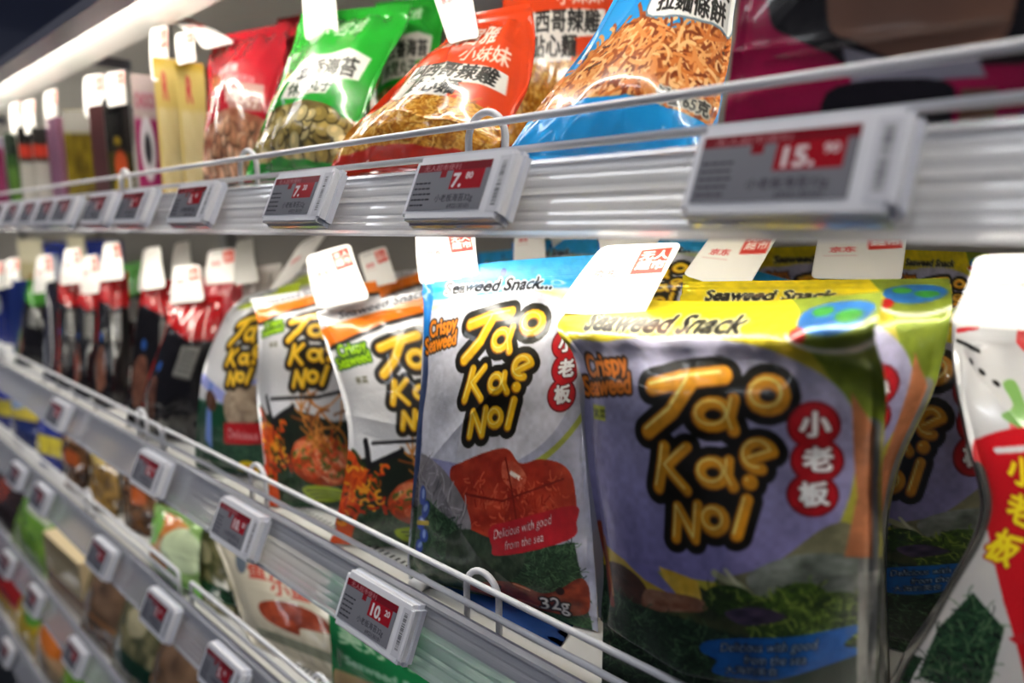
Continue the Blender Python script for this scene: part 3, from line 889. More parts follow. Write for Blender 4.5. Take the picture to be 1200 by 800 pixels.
SH = [  # rail top z of each shelf, depth of its lamp
    ('top', .335), ('upper', .037), ('middle', -.261), ('lower', -.442), ('fourth', -.690), ('bottom', -.960)]
DZ = {n: z - .016 for n, z in SH}
SLAB = {'top': 'topmost shelf with dark blue front and a long lit lamp below it', 'upper': 'white shelf carrying snack bags at eye level, pale ridged price rail',
        'middle': 'white shelf below carrying the seaweed bags, clear price rail', 'lower': 'white perforated shelf under the seaweed bags',
        'fourth': 'white shelf second from the bottom, mostly behind its rail', 'bottom': 'lowest visible shelf at the lower left corner'}


def rail_profile(z):
    """ridged price rail: top at Y=0, foot leaning out to Y=-.018"""
    P = []
    n = 26
    for i in range(n + 1):
        t = i / n
        y = -.0185 * t; zz = z - .041 * t
        rid = .00022 * (1 + math.sin(i * 1.7)) + .0003 * (i % 5 == 2) + (.0016 if i in (0, 1, n - 1, n) else 0)
        P.append((y - rid, zz - rid * .4))
    P += [(-.0165, z - .0415), (.0022, z + .0005)]
    return P


for n, z in SH:
    t = thing('shelf', SLAB[n], 'shelf', ((X0 + X1) / 2, .2, z - .02))
    zd = DZ[n]
    box('shelf_board', (X0, .004, zd - .0022), (X1, BACK, zd), MT['deck'], t)
    if n == 'top':
        box('front_panel', (X0, -.016, .246), (X1, .004, z + .14), MT['blue'], t, .002)
        extrude_x('edge_trim', [(-.020, .237), (.008, .237), (.008, .245), (-.020, .249)], X0, X1, MT['lip'], t)
    else:
        extrude_x('price_rail', rail_profile(z), X0, X1, MT['clear'] if n != 'upper' else MT['rail'], t)
        box('front_lip', (X0, .0035, z - (.027 if n != 'upper' else .030)), (X1, .0065, z - .001), MT['deck' if n == 'upper' else 'lip'], t, .0006)
    if n in ('middle', 'lower', 'fourth'):
        # two staggered rows of flat dark patches painting the shade inside the deck slots
        V = []; F = []
        xs = np.arange(-.80, -.38, .0075) if n == 'middle' else np.arange(-.66, -.3, .0075) if n == 'lower' else np.arange(-1.3, -.6, .0075)
        for r, yy in enumerate((.040, .056)):
            for x in xs:
                b = len(V); x += r * .004
                for dx, dy in ((0, 0), (.0028, 0), (.0028, .0055), (0, .0055)): V.append((x + dx, yy + dy, zd + .0003))
                F.append((b, b + 1, b + 2, b + 3))
        me = bpy.data.meshes.new('slot_row'); me.from_pydata([tuple(v) for v in rel(t, V)], [], F)
        o = link('slot_row', me, MT['hole'], t); o['kind'] = 'stuff'

# uprights behind the packs
for x in (-3.3, -2.4, -1.5, -.62, .2):
    o = box('shelf_upright', (x - .015, BACK - .004, -1.27), (x + .015, BACK + .019, .6), MT['post'])
    o['label'] = {-3.3: 'dark steel upright at the far left end', -2.4: 'dark steel upright far down the shelving', -1.5: 'dark steel upright behind the dark pouches',
                  -.62: 'dark steel upright behind the orange topped seaweed bags', .2: 'dark steel upright at the near right end'}[x]; o['category'] = 'upright'

# lamps: long fixtures under the front of the shelves
for n, z, m, lab in (('top', .335, 'ledtop', 'long white lamp fixture under the topmost shelf'), ('upper', .037, 'led', 'slim light strip hidden under the eye level shelf'),
                     ('middle', -.261, 'ledlow', 'slim light strip hidden under the seaweed shelf'), ('lower', -.442, 'ledlow', 'slim light strip hidden under the perforated shelf'),
                     ('fourth', -.690, 'ledlow', 'slim light strip hidden under the shelf second from the bottom')):
    t = thing('shelf_lamp', lab, 'lamp', (-2, .04, z - .02))
    if n == 'top':
        zz = .2575
        tube('lamp_tube', [(X0, .022, zz), (X1, .022, zz)], .0045, MT[m], t, 12)
        extrude_x('reflector', [(.0285, zz + .002), (.034, zz + .007), (.088, zz - .006), (.088, zz - .0015), (.034, zz + .0115), (.010, zz + .0115), (.010, zz + .007), (.027, zz + .0065)], X0, X1, MT['reflector'], t)
        for k, x in enumerate((-2.1, -1.25, -.52)):
            box('end_cap', (x - .003, .088, zz - .004), (x + .003, .15, zz + .012), MT['lip'], t, .001)
    else:
        zz = z - .0255
        extrude_x('lamp_housing', [(.018, zz + .006), (.044, zz + .006), (.044, zz + .002), (.018, zz + .002)], X0, X1, MT['reflector'], t)
        extrude_x('light_strip', [(.022, zz + .002), (.040, zz + .002), (.040, zz), (.022, zz)], X0, X1, MT[m], t)


# ================================================================ WIRE GUARDS
def guard(label, z, x0, x1, loops, group='white wire guards along the shelf fronts'):
    t = thing('wire_guard', label, 'wire guard', ((x0 + x1) / 2, .008, z + .002), group)
    y = .0085; r = .0023
    c = .008
    # one bent wire: top rail, down at both ends, then the lower rails
    tube('rail', [(x0, y, z + .0265), (x0, y, z + .0575), (x0 + c * .4, y, z + .061), (x0 + c, y, z + .0617), (x1 - c, y, z + .0617), (x1 - c * .4, y, z + .061), (x1, y, z + .0575), (x1, y, z + .0265)], r, MT['wire'], t)
    tube('rail', [(x0, y, z + .0445), (x1, y, z + .0445)], r, MT['wire'], t)
    tube('rail', [(x0, y + .001, z + .0265), (x1, y + .001, z + .0265)], r * .95, MT['wire'], t)
    for x in loops:
        w = .0155
        pts = [(x - w, y + .0045, z + .0215)]
        pts += [(x - w * math.cos(a), y + .0045, z + .0535 + .0155 * math.sin(a)) for a in np.linspace(0, math.pi, 15)]
        pts += [(x + w, y + .0045, z + .0215)]
        tube('loop', pts, r, MT['wire'], t)
    return t


def px(x, y): return float(at(x, y, 0)[0])


RZ = {n: z - .037 + .000 for n, z in SH}
RZ = {n: z - .0370 + 0.0370 - .0 for n, z in SH}
U_ = lambda n: dict(SH)[n] - .0370 + .0   # zero of the guard heights: rail top minus 37 mm


def gz(n): return dict(SH)[n] - .037


guard('wire guard in front of the snack bags, nearest section', gz('upper'), -.905, .42, [px(556, 165) - .003, px(275, 200), px(960, 120) + .12], None)
guard('wire guard in front of the upright cartons at upper left', gz('upper'), -2.2, -.912, [px(134, 225), -1.75], None)
guard('wire guard at the far end of the eye level shelf', gz('upper'), -3.5, -2.207, [-2.8], None)
guard('wire guard in front of the seaweed bags', gz('middle'), -.845, .42, [px(549, 690), px(288, 570), .05], None)
guard('wire guard in front of the dark red topped pouches', gz('middle'), -2.2, -.852, [px(160, 497) - .02, -1.7], None)
guard('wire guard in front of the pale pouch on the perforated shelf', gz('lower'), -.80, .42, [-.52], None)
guard('wire guard in front of the bare white part of the perforated shelf', gz('lower'), -1.9, -.835, [-1.2], None)

# divider foot between the bags
t = thing('shelf_divider', 'clear shelf divider foot beside the blue and white seaweed bag', 'divider', (-.40, .02, DZ['middle']))
tube('foot_peg', [(-.385, .016, DZ['middle'] + .006), (-.385, .030, DZ['middle'] + .007)], .006, MT['wire'], t, 14)
box('divider_plate', (-.3862, .03, DZ['middle']), (-.3838, .34, DZ['middle'] + .055), MT['clear'], t, .0005)


# ================================================================ ELECTRONIC PRICE TAGS
def price_tag(X, zt, label, price, cents, k, fine=False):
    t = thing('price_tag', label, 'price tag', (X + .0415, -.006, zt))
    w, h, d = .083, .0425, .0085
    ang = math.radians(24.3)
    t.rotation_euler = (ang * -1, 0, 0)

    def loc(name, lo, hi, m, bev, seg=2):
        bm = bmesh.new(); bmesh.ops.create_cube(bm, size=1)
        c = [(p + q) / 2 for p, q in zip(lo, hi)]; s = [q - p for p, q in zip(lo, hi)]
        for v in bm.verts: v.co = Vector((v.co.x * s[0] + c[0], v.co.y * s[1] + c[1], v.co.z * s[2] + c[2]))
        vert = [e for e in bm.edges if abs(e.verts[0].co.x - e.verts[1].co.x) < 1e-6 and abs(e.verts[0].co.z - e.verts[1].co.z) < 1e-6]
        bmesh.ops.bevel(bm, geom=vert, offset=bev, segments=4, affect='EDGES')
        bmesh.ops.bevel(bm, geom=[e for e in bm.edges if all(abs(v.co.y - lo[1]) < 1e-6 for v in e.verts)], offset=.0008, segments=2, affect='EDGES')
        me = bpy.data.meshes.new(name); bm.to_mesh(me); bm.free(); return link(name, me, m, t)
    loc('backing', (-w / 2, -.006, -h), (w / 2, -.001, 0), MT['case_side'], .003)
    cs = loc('case', (-w / 2 + .001, -.011, -h + .001), (w / 2 - .0015, -.0055, -.001), MT['case'], .003)

    def face(name, x0, x1, z0, z1, A, nu, nv, m):
        U, V = np.meshgrid(np.linspace(0, 1, nu), np.linspace(0, 1, nv))
        P = np.stack([x0 + (x1 - x0) * U, np.full(U.shape, -.01125), z1 + (z0 - z1) * V], -1)
        me_o = mesh_np(name, P.reshape(-1, 3), gridfaces(nu, nv), m, cs, A.sample(U, V, max(1, A.w // nu)).reshape(-1, 4), smooth=False)
        return me_o
    n = 1.0 if fine else .45
    face('screen', -w / 2 + .0045, w / 2 - .0175, -h + .0065, -.0065, art_screen(price, cents, k), int(240 * n), int(116 * n), MT['screen'])
    face('barcode', w / 2 - .0125, w / 2 - .0045, -h + .005, -.005, art_bars(k), int(24 * n), int(120 * n), MT['paper'])
    return t


TAGS = [
    ('upper', 840, 158, 'electronic price tag reading 15.90 under the magenta bag', '15', '90', 1),
    ('upper', 515, 190, 'electronic price tag under the gap between orange and blue noodle bags', '7', '80', 1),
    ('upper', 347, 208, 'electronic price tag below the front green snack bag', '7', '20', 1),
    ('upper', 231, 220, 'electronic price tag below the dark red snack bag', '6', '90', 0),
    ('upper', 165, 228, 'electronic price tag below the cream cartons', '8', '50', 0),
    ('upper', 125, 233, 'electronic price tag below the black carton on the eye level rail', '8', '50', 0),
    ('upper', 86, 238, 'small far price tag on the eye level rail, fifth from the left edge', '9', '90', 0),
    ('upper', 66, 240, 'small far price tag on the eye level rail, fourth from the left edge', '9', '90', 0),
    ('upper', 46, 242, 'small far price tag on the eye level rail, third from the left edge', '9', '90', 0),
    ('upper', 27, 245, 'small far price tag on the eye level rail, second from the left edge', '9', '90', 0),
    ('upper', 9, 247, 'small far price tag on the eye level rail at the left edge', '9', '90', 0),
    ('middle', 430, 688, 'electronic price tag reading 10.20 below the blue and white seaweed bag', '10', '20', 1),
    ('middle', 280, 597, 'electronic price tag below the orange topped seaweed bags', '10', '20', 1),
    ('middle', 183, 540, 'electronic price tag on the seaweed shelf rail, third from the right', '12', '90', 0),
    ('middle', 76, 470, 'electronic price tag on the seaweed shelf rail, farthest one', '12', '90', 0),
    ('lower', 264, 775, 'price tag at the bottom edge below the pale pouch with brown fish', '5', '90', 0),
    ('lower', 193, 705, 'price tag on the perforated shelf rail below the green and orange pack', '5', '90', 0),
    ('lower', 127, 646, 'price tag on the perforated shelf rail beside the coral red strip', '4', '90', 0),
    ('lower', 57, 580, 'price tag on the perforated shelf rail above the bright green pack', '4', '90', 0),
    ('lower', 28, 548, 'price tag on the perforated shelf rail, farthest one', '4', '90', 0),
    ('fourth', 97, 770, 'price tag on the fourth rail at the bottom edge', '3', '90', 0),
    ('fourth', 49, 704, 'price tag on the fourth rail above the yellow green pack', '3', '90', 0),
    ('fourth', 17, 657, 'price tag on the fourth rail above the red pack', '3', '90', 0),
    ('bottom', 18, 776, 'price tag on the lowest rail at the bottom left corner', '2', '90', 0),
    ('bottom', -4, 736, 'price tag on the lowest rail at the left edge', '2', '90', 0),
]
for i, (n, x, y, lab, p, c, fine) in enumerate(TAGS):
    price_tag(px(x, y), dict(SH)[n] + .0015, lab, p, c, i, bool(fine))
# ================================================================ SEAWEED SHELF (middle)
ZM = DZ['middle']
SG = 'yellow seaweed bags in one row'


def fold_y1(U, V):
    """upper right corner of the bag folded forward, with a crease"""
    w = np.clip((U - .62) / .38, 0, 1) ** 1.3 * np.exp(-((V - .05) / .10) ** 2)
    o = np.zeros(U.shape + (3,)); o[..., 1] = -.030 * w; o[..., 2] = .004 * w
    # ledge of the flap over the face
    k = np.exp(-((V - .085) / .035) ** 2)
    o[..., 1] -= .014 * k
    return o


ARTF['flatblue'] = lambda: art_simple('1c3c78', [('noise', 0, 0, 100, 160, '183468', '2c5494', 30), ('rect', 20, 20, 60, 24, 'd0d8e8'), ('rect', 20, 30, 44, 33, 'd0d8e8')])
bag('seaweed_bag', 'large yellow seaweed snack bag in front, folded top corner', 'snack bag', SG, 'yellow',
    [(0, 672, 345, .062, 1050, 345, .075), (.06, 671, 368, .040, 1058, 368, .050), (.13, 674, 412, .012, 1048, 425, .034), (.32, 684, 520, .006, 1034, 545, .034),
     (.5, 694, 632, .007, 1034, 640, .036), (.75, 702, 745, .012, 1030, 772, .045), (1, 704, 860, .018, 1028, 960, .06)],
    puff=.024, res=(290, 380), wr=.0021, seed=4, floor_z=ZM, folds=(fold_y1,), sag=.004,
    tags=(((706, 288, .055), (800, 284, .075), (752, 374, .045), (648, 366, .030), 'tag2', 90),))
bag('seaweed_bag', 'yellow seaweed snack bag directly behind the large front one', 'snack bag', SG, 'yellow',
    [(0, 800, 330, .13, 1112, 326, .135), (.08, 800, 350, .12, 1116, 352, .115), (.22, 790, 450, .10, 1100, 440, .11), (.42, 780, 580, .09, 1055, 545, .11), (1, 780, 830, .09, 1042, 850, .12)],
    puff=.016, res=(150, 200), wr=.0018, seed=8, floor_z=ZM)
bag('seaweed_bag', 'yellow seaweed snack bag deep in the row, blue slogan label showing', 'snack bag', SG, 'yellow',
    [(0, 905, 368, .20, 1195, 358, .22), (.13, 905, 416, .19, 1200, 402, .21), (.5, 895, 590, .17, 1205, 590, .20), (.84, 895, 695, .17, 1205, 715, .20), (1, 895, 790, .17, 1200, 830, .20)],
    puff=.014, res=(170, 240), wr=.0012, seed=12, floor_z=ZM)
bag('seaweed_bag', 'blue and white seaweed snack bag with shellfish picture', 'snack bag', 'blue seaweed bags', 'bluewhite',
    [(0, 494, 318, .060, 712, 298, .125), (.08, 496, 345, .052, 706, 335, .115), (.25, 494, 420, .040, 694, 405, .10), (.5, 488, 530, .034, 690, 512, .095),
     (.75, 480, 645, .028, 696, 635, .08), (1, 478, 725, .024, 702, 765, .066)],
    puff=.022, res=(230, 330), wr=.0019, seed=21, floor_z=ZM, sag=-.002,
    tags=(((487, 272, .062), (556, 268, .085), (563, 330, .078), (492, 334, .055), 'tag2', 80),))
bag('seaweed_bag', 'white seaweed bag with orange band beside the blue and white one', 'snack bag', 'orange topped seaweed bags', 'tomyum',
    [(0, 371, 365, .06, 585, 322, .15), (.1, 377, 388, .05, 585, 360, .14), (.3, 396, 450, .042, 590, 440, .13), (.5, 408, 508, .036, 592, 510, .12), (.75, 400, 580, .026, 588, 590, .11), (1, 382, 655, .016, 580, 680, .10)],
    puff=.018, res=(130, 190), wr=.0013, seed=31, floor_z=ZM,
    tags=(((359, 300, .075), (410, 285, .09), (434, 350, .07), (372, 362, .055), 'tag0', 60),))
bag('seaweed_bag', 'white seaweed bag with orange band second from the blue one', 'snack bag', 'orange topped seaweed bags', 'tomyum',
    [(0, 292, 350, .07, 440, 328, .14), (.1, 300, 366, .06, 446, 350, .13), (.3, 303, 408, .05, 450, 405, .12), (.5, 300, 458, .042, 448, 465, .11), (.75, 308, 530, .028, 440, 550, .10), (1, 312, 625, .016, 436, 650, .08)],
    puff=.018, res=(110, 170), wr=.0014, seed=35, floor_z=ZM)
bag('seaweed_bag', 'white and green seaweed bag with yellow sticker next to dark pouches', 'snack bag', None, 'greenwhite',
    [(0, 285, 347, .07, 352, 330, .12), (.12, 266, 368, .06, 350, 355, .12), (.3, 246, 408, .05, 345, 408, .11), (.5, 236, 450, .035, 342, 460, .10), (.8, 230, 528, .024, 345, 540, .08), (1, 230, 590, .015, 345, 615, .06)],
    puff=.02, res=(100, 160), wr=.0018, seed=37, floor_z=ZM)
bag('seaweed_bag', 'white seaweed bag with red panel and yellow characters at right edge', 'snack bag', None, 'redwhite',
    [(0, 1116, 372, .055, 1350, 365, .11), (.12, 1117, 430, .045, 1350, 440, .10), (.3, 1132, 515, .035, 1350, 540, .09), (.45, 1150, 598, .032, 1350, 630, .085),
     (.62, 1108, 690, .026, 1350, 740, .08), (.8, 1056, 775, .02, 1350, 840, .08), (1, 1010, 880, .018, 1350, 960, .08)],
    puff=.026, res=(230, 300), wr=.0014, seed=41, floor_z=ZM, mtl='gloss',
    tags=(((1145, 300, .05), (1300, 296, .09), (1290, 392, .075), (1112, 380, .035), 'tag3', 70),))

bag('seaweed_bag', 'dark blue bottom gusset of the blue and white bag, folded forward flat', 'snack bag', None, 'flatblue',
    [(0, 512, 655, .062, 690, 722, .085), (1, 486, 684, .018, 652, 764, .018)], puff=.003, res=(60, 40), wr=.0008, seed=47, floor_z=ZM, mtl='gloss')  # gusset of the blue and white bag, built as a separate flat pouch

# second and third rows: only the tops and their cards show
BK = [
    ('bluewhite', 'blue topped seaweed bag behind, to the left of the large yellow one', (700, 282, .17, 850, 275, .2, 330), ((700, 262, .17), (790, 255, .19), (770, 285, .18), (705, 300, .165)), 51, 'tag0'),
    ('yellow', 'small yellow topped bag behind the large white card', (800, 322, .155, 912, 330, .175, 380), ((836, 272, .15), (920, 262, .17), (872, 345, .15), (800, 322, .14)), 52, 'tag0'),
    ('bluewhite', 'blue topped bag between the yellow ones in the second row', (868, 312, .26, 960, 338, .27, 372), None, 53, 'tag0'),
    ('yellow', 'yellow topped bag with white card below the brightest rail spot', (890, 290, .33, 1060, 285, .34, 350), ((960, 272, .22), (1064, 266, .24), (1056, 330, .22), (950, 326, .20)), 54, 'tag2'),
    ('yellow', 'yellow topped bag at back right with globe print', (1050, 292, .24, 1160, 296, .25, 380), None, 55, 'tag0'),
    ('bluewhite', 'blue topped bag just behind the blue and white front one', (600, 284, .21, 700, 278, .24, 320), ((605, 262, .20), (640, 258, .21), (640, 305, .2), (602, 310, .19)), 56, 'tag3'),
    ('bluewhite', 'blue topped bag at back in the middle of the seaweed shelf', (560, 296, .30, 625, 290, .32, 330), ((640, 262, .23), (690, 258, .25), (686, 290, .24), (650, 296, .22)), 57, 'tag0'),
    ('tomyum', 'dark backed seaweed bag behind the orange topped ones', (430, 322, .20, 520, 312, .24, 372), ((420, 298, .18), (452, 288, .20), (466, 330, .19), (432, 338, .17)), 58, 'tag0'),
    ('greenwhite', 'pale green topped bag behind the tilted white card', (330, 318, .22, 400, 308, .26, 360), ((352, 285, .17), (392, 262, .21), (345, 325, .16), (312, 345, .13)), 59, 'tag3'),
]
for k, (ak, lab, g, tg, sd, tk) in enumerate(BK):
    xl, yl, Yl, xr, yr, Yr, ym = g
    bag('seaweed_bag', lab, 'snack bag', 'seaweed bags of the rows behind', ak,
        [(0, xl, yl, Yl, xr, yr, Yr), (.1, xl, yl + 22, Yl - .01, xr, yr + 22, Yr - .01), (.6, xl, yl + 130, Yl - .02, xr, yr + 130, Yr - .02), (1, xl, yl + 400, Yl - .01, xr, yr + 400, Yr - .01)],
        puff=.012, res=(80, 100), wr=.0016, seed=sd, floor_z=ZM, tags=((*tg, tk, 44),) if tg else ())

# dark pouches with red tops, running away to the left
DK = [
    ('dark_red', 'black pouch with red top, nearest to the white seaweed bags', [(0, 196, 352, .07, 262, 345, .11), (.3, 194, 385, .05, 258, 402, .10), (.65, 172, 445, .028, 238, 465, .07), (1, 158, 530, .02, 232, 545, .06)], (205, 312, 232, 352)),
    ('dark_red', 'black pouch with red top, second from the white seaweed bags', [(0, 168, 332, .07, 210, 326, .12), (.3, 162, 362, .06, 212, 372, .11), (1, 146, 520, .02, 212, 540, .07)], (172, 290, 186, 336)),
    ('dark_red', 'black pouch with red top, third from the white seaweed bags', [(0, 118, 322, .07, 150, 318, .11), (.3, 114, 358, .06, 152, 362, .10), (1, 110, 495, .02, 152, 510, .06)], (122, 285, 138, 326)),
    ('dark_red', 'black pouch with orange red top, fourth from the white seaweed bags', [(0, 94, 332, .07, 118, 330, .10), (.3, 90, 362, .06, 120, 365, .09), (1, 86, 480, .02, 120, 492, .05)], (97, 300, 112, 342)),
    ('dark_red', 'black pouch with dark red top, fifth from the white seaweed bags', [(0, 70, 322, .07, 96, 320, .11), (.3, 68, 358, .06, 96, 362, .09), (1, 66, 468, .02, 98, 480, .05)], (76, 292, 92, 330)),
    ('dark_blue', 'dark blue black pouch between the green topped and red topped ones', [(0, 54, 332, .07, 74, 330, .11), (1, 50, 455, .02, 76, 465, .05)], None),
    ('dark_green', 'black pouch with green top at far left', [(0, 32, 328, .07, 54, 325, .11), (.3, 28, 356, .06, 55, 360, .09), (1, 14, 440, .02, 54, 455, .06)], (44, 300, 58, 340)),
    ('dark_green', 'black pouch with green top in the second row', [(0, 138, 310, .16, 172, 305, .2), (1, 140, 430, .14, 176, 440, .18)], (168, 292, 182, 338)),
]
for k, (ak, lab, rows, tg) in enumerate(DK):
    tt = ()
    if tg:
        x0, y0, x1, y1 = tg; Y = rows[0][3]
        tt = (((x0, y0, Y + .01), (x1 + 2, y0 - 2, Y + .03), (x1 + 8, y1, Y + .02), (x0 - 6, y1 + 4, Y - .005), 'tag0', 24, .002, k),)
    bag('snack_pouch', lab, 'snack pouch', 'dark pouches on the seaweed shelf', ak, rows, puff=.016, res=(50, 70), wr=.0016, seed=60 + k, floor_z=ZM, tags=tt, mtl='gloss')
# pale second row packs and the red one among the cards
PW = [
    ('pale pouch with white card behind the second dark pouch', 'palewhite', (205, 318, .15, 240, 312, .18), (205, 285, 222, 335)),
    ('pale pouch with white card behind the nearest dark pouch', 'palered', (238, 325, .14, 290, 318, .18), (244, 294, 275, 330)),
    ('pale pouch with white card behind the green seaweed bag', 'palewhite', (284, 315, .16, 330, 308, .2), (278, 282, 296, 330)),
]
ARTF['palewhite'] = lambda: art_simple('cfcac4', [('rect', 0, 0, 100, 26, 'b8b0a8'), ('noise', 10, 50, 90, 140, '9c8c80', 'd8c8b8', 12)])
ARTF['palered'] = lambda: art_simple('d8c8c4', [('rect', 0, 0, 100, 60, 'c04048'), ('noise', 10, 70, 90, 140, '9c5c50', 'd8c8b8', 12)])
for k, (lab, ak, g, tg) in enumerate(PW):
    xl, yl, Yl, xr, yr, Yr = g; x0, y0, x1, y1 = tg
    bag('snack_pouch', lab, 'snack pouch', 'pale pouches of the second row', ak, [(0, xl, yl, Yl, xr, yr, Yr), (.5, xl, yl + 80, Yl - .01, xr, yr + 80, Yr - .01), (1, xl, yl + 220, Yl - .01, xr, yr + 220, Yr - .01)],
        puff=.014, res=(40, 56), wr=.0018, seed=80 + k, floor_z=ZM,
        tags=(((x0, y0, Yl - .01), (x1, y0 - 4, Yl + .02), (x1 + 8, y1, Yl), (x0 - 4, y1 + 4, Yl - .03), 'tag0', 24),))
# blue cartons at the far left
ARTF['bluebox'] = lambda: art_simple('10267c', [('ell', 50, 50, 22, 30, 'c8ccd8', 0)])
ARTF['creambox'] = lambda: art_simple('c8bc90', [('rect', 0, 0, 100, 40, 'e8e0c0'), ('ell', 50, 90, 28, 30, 'a08040', 0)])
for k, (lab, ak, a_, sd) in enumerate([
    ('blue carton at the left edge of the seaweed shelf', 'bluebox', (-20, 332, .06, 6, .09), (.01, .03, .2)),
    ('blue carton second from the left edge of the seaweed shelf', 'bluebox', (6, 328, .06, 24, .09), (.01, .03, .2)),
    ('tall blue carton standing behind the green topped pouch', 'bluebox', (50, 283, .2, 76, .22), (.01, .03, .2)),
    ('tall blue carton behind the red topped pouches', 'bluebox', (100, 281, .22, 124, .24), (.01, .03, .2)),
    ('cream carton behind the pouches at the left', 'creambox', (20, 280, .2, 48, .22), (.5, .45, .3)),
    ('cream carton between the two tall blue ones', 'creambox', (78, 276, .22, 98, .24), (.5, .45, .3))]):
    x0, y0, Y0, x1, Y1 = a_
    carton(lab, 'cartons at the far end of the seaweed shelf', ak, x0, y0, Y0, x1, Y1, ZM, .04, side=sd,
           tags=(((x0 + 2, y0 - 24, Y0 + .01), (x1 - 2, y0 - 26, Y1), (x1, y0 + 6, Y1 - .01), (x0, y0 + 8, Y0 - .004), 'tag0', 20),) if k < 2 else ())

# ================================================================ EYE LEVEL SHELF (upper)
ZU = DZ['upper']
G1 = 'snack bags on the eye level shelf'
bag('noodle_snack_bag', 'magenta snack bag with black and tan print at right', 'snack bag', G1, 's_magenta',
    [(0, 880, -210, .022, 1385, -240, .030), (.4, 868, -5, .020, 1385, -20, .030), (.7, 856, 95, .019, 1385, 90, .030), (1, 842, 200, .018, 1385, 200, .030)], puff=.012, res=(200, 160), wr=.0012, seed=90, floor_z=ZU, mtl='gloss')
bag('noodle_snack_bag', 'blue snack bag with ramen noodle picture and white label', 'snack bag', G1, 's_blue',
    [(0, 765, -75, .15, 905, -90, .20), (.25, 728, -12, .12, 866, -12, .17), (.5, 688, 52, .09, 856, 60, .13), (.75, 640, 115, .06, 846, 118, .095), (1, 585, 192, .03, 832, 190, .07)],
    puff=.02, res=(200, 220), wr=.0014, seed=91, floor_z=ZU, mtl='gloss')
bag('noodle_snack_bag', 'orange snack bag behind, between the orange and blue ones', 'snack bag', G1, 's_orange',
    [(0, 590, -60, .21, 735, -80, .26), (.5, 588, 60, .19, 725, 55, .24), (1, 590, 195, .17, 715, 190, .22)], puff=.012, res=(110, 130), wr=.0012, seed=92, floor_z=ZU, mtl='gloss')
bag('noodle_snack_bag', 'orange snack bag in front with noodle picture and crumpled top', 'snack bag', G1, 's_orange',
    [(0, 538, 18, .11, 622, 3, .15), (.12, 520, 48, .10, 627, 38, .14), (.3, 485, 78, .075, 622, 88, .11), (.55, 440, 122, .05, 602, 130, .08), (.8, 405, 165, .04, 590, 165, .06), (1, 383, 203, .03, 575, 198, .05)],
    puff=.018, res=(150, 180), wr=.0022, seed=93, floor_z=ZU, mtl='gloss',
    tags=(((500, -28, .10), (548, -40, .12), (562, 44, .10), (526, 52, .085), 'tag0', 50),))
bag('snack_bag', 'green snack bag in front with brown puff balls picture', 'snack bag', G1, 's_green',
    [(0, 352, 16, .11, 482, 4, .15), (.12, 350, 40, .10, 478, 26, .14), (.3, 338, 78, .075, 452, 70, .11), (.55, 318, 120, .05, 430, 122, .08), (.8, 300, 168, .04, 412, 165, .06), (1, 286, 208, .03, 398, 202, .05)],
    puff=.018, res=(120, 170), wr=.002, seed=94, floor_z=ZU, mtl='gloss',
    tags=(((353, -35, .10), (392, -40, .12), (397, 40, .10), (358, 48, .09), 'tag0', 50),))
bag('snack_bag', 'green snack bag behind the front green one', 'snack bag', G1, 's_green',
    [(0, 440, 4, .17, 525, -6, .21), (.5, 432, 90, .14, 512, 80, .18), (1, 425, 205, .11, 500, 195, .15)], puff=.012, res=(70, 100), wr=.0016, seed=95, floor_z=ZU, mtl='gloss')
bag('snack_bag', 'dark red snack bag beside the cartons', 'snack bag', G1, 's_red',
    [(0, 256, 42, .115, 338, 26, .15), (.12, 248, 62, .10, 336, 48, .135), (.5, 244, 112, .06, 325, 110, .10), (1, 238, 210, .035, 300, 210, .07)],
    puff=.018, res=(90, 130), wr=.002, seed=96, floor_z=ZU, mtl='gloss',
    tags=(((196, 20, .10), (222, 22, .12), (276, 50, .10), (240, 58, .08), 'tag0', 30),))
bag('snack_bag', 'red snack bag behind the dark red one', 'snack bag', G1, 's_red',
    [(0, 325, 22, .17, 368, 14, .19), (1, 300, 210, .12, 345, 205, .15)], puff=.012, res=(50, 70), wr=.0016, seed=97, floor_z=ZU, mtl='gloss')

ARTF['c_cream'] = lambda: art_simple('d8c070', [('rect', 0, 0, 100, 8, 'c8a840'), ('text', 'R', 30, 42, 40, 'c83048'), ('noise', 8, 50, 92, 150, 'd8c488', 'ecdfb0', 20)])
ARTF['c_pink'] = lambda: art_simple('b8a8a8', [('text', 'CHOCO', 10, 36, 22, '8a2040'), ('rect', 4, 50, 96, 160, '98205c'), ('ell', 50, 84, 32, 38, 'e0dce4', 0), ('ell', 50, 84, 14, 18, '303038', 0)])
ARTF['c_black'] = lambda: art_simple('16140f', [('rect', 0, 70, 100, 160, '3c3410'), ('ell', 50, 90, 26, 22, 'b84a24', 0), ('ell', 50, 125, 30, 24, 'b8a020', 0), ('ell', 42, 55, 14, 6, '98801c', 0)])
ARTF['c_pinkdark'] = lambda: art_simple('3a1c20', [('ell', 50, 60, 36, 30, 'a85a6c', 0), ('ell', 50, 110, 34, 30, '8c3430', 0), ('rect', 0, 0, 100, 30, 'a8a4a8')])
ARTF['c_olive'] = lambda: art_simple('6e6018', [('rect', 0, 0, 100, 34, 'a09c94'), ('noise', 0, 34, 100, 150, '4a3c10', '988420', 18)])
ARTF['c_magenta'] = lambda: art_simple('7c2c50', [('rect', 0, 0, 100, 20, '9c90a0'), ('noise', 8, 40, 92, 120, '6c2044', 'a04870', 20)])
ARTF['c_white'] = lambda: art_simple('bcb8b0', [('rect', 0, 0, 100, 30, '282420'), ('rect', 0, 30, 100, 52, 'c03828'), ('rect', 0, 52, 100, 60, '282420')])
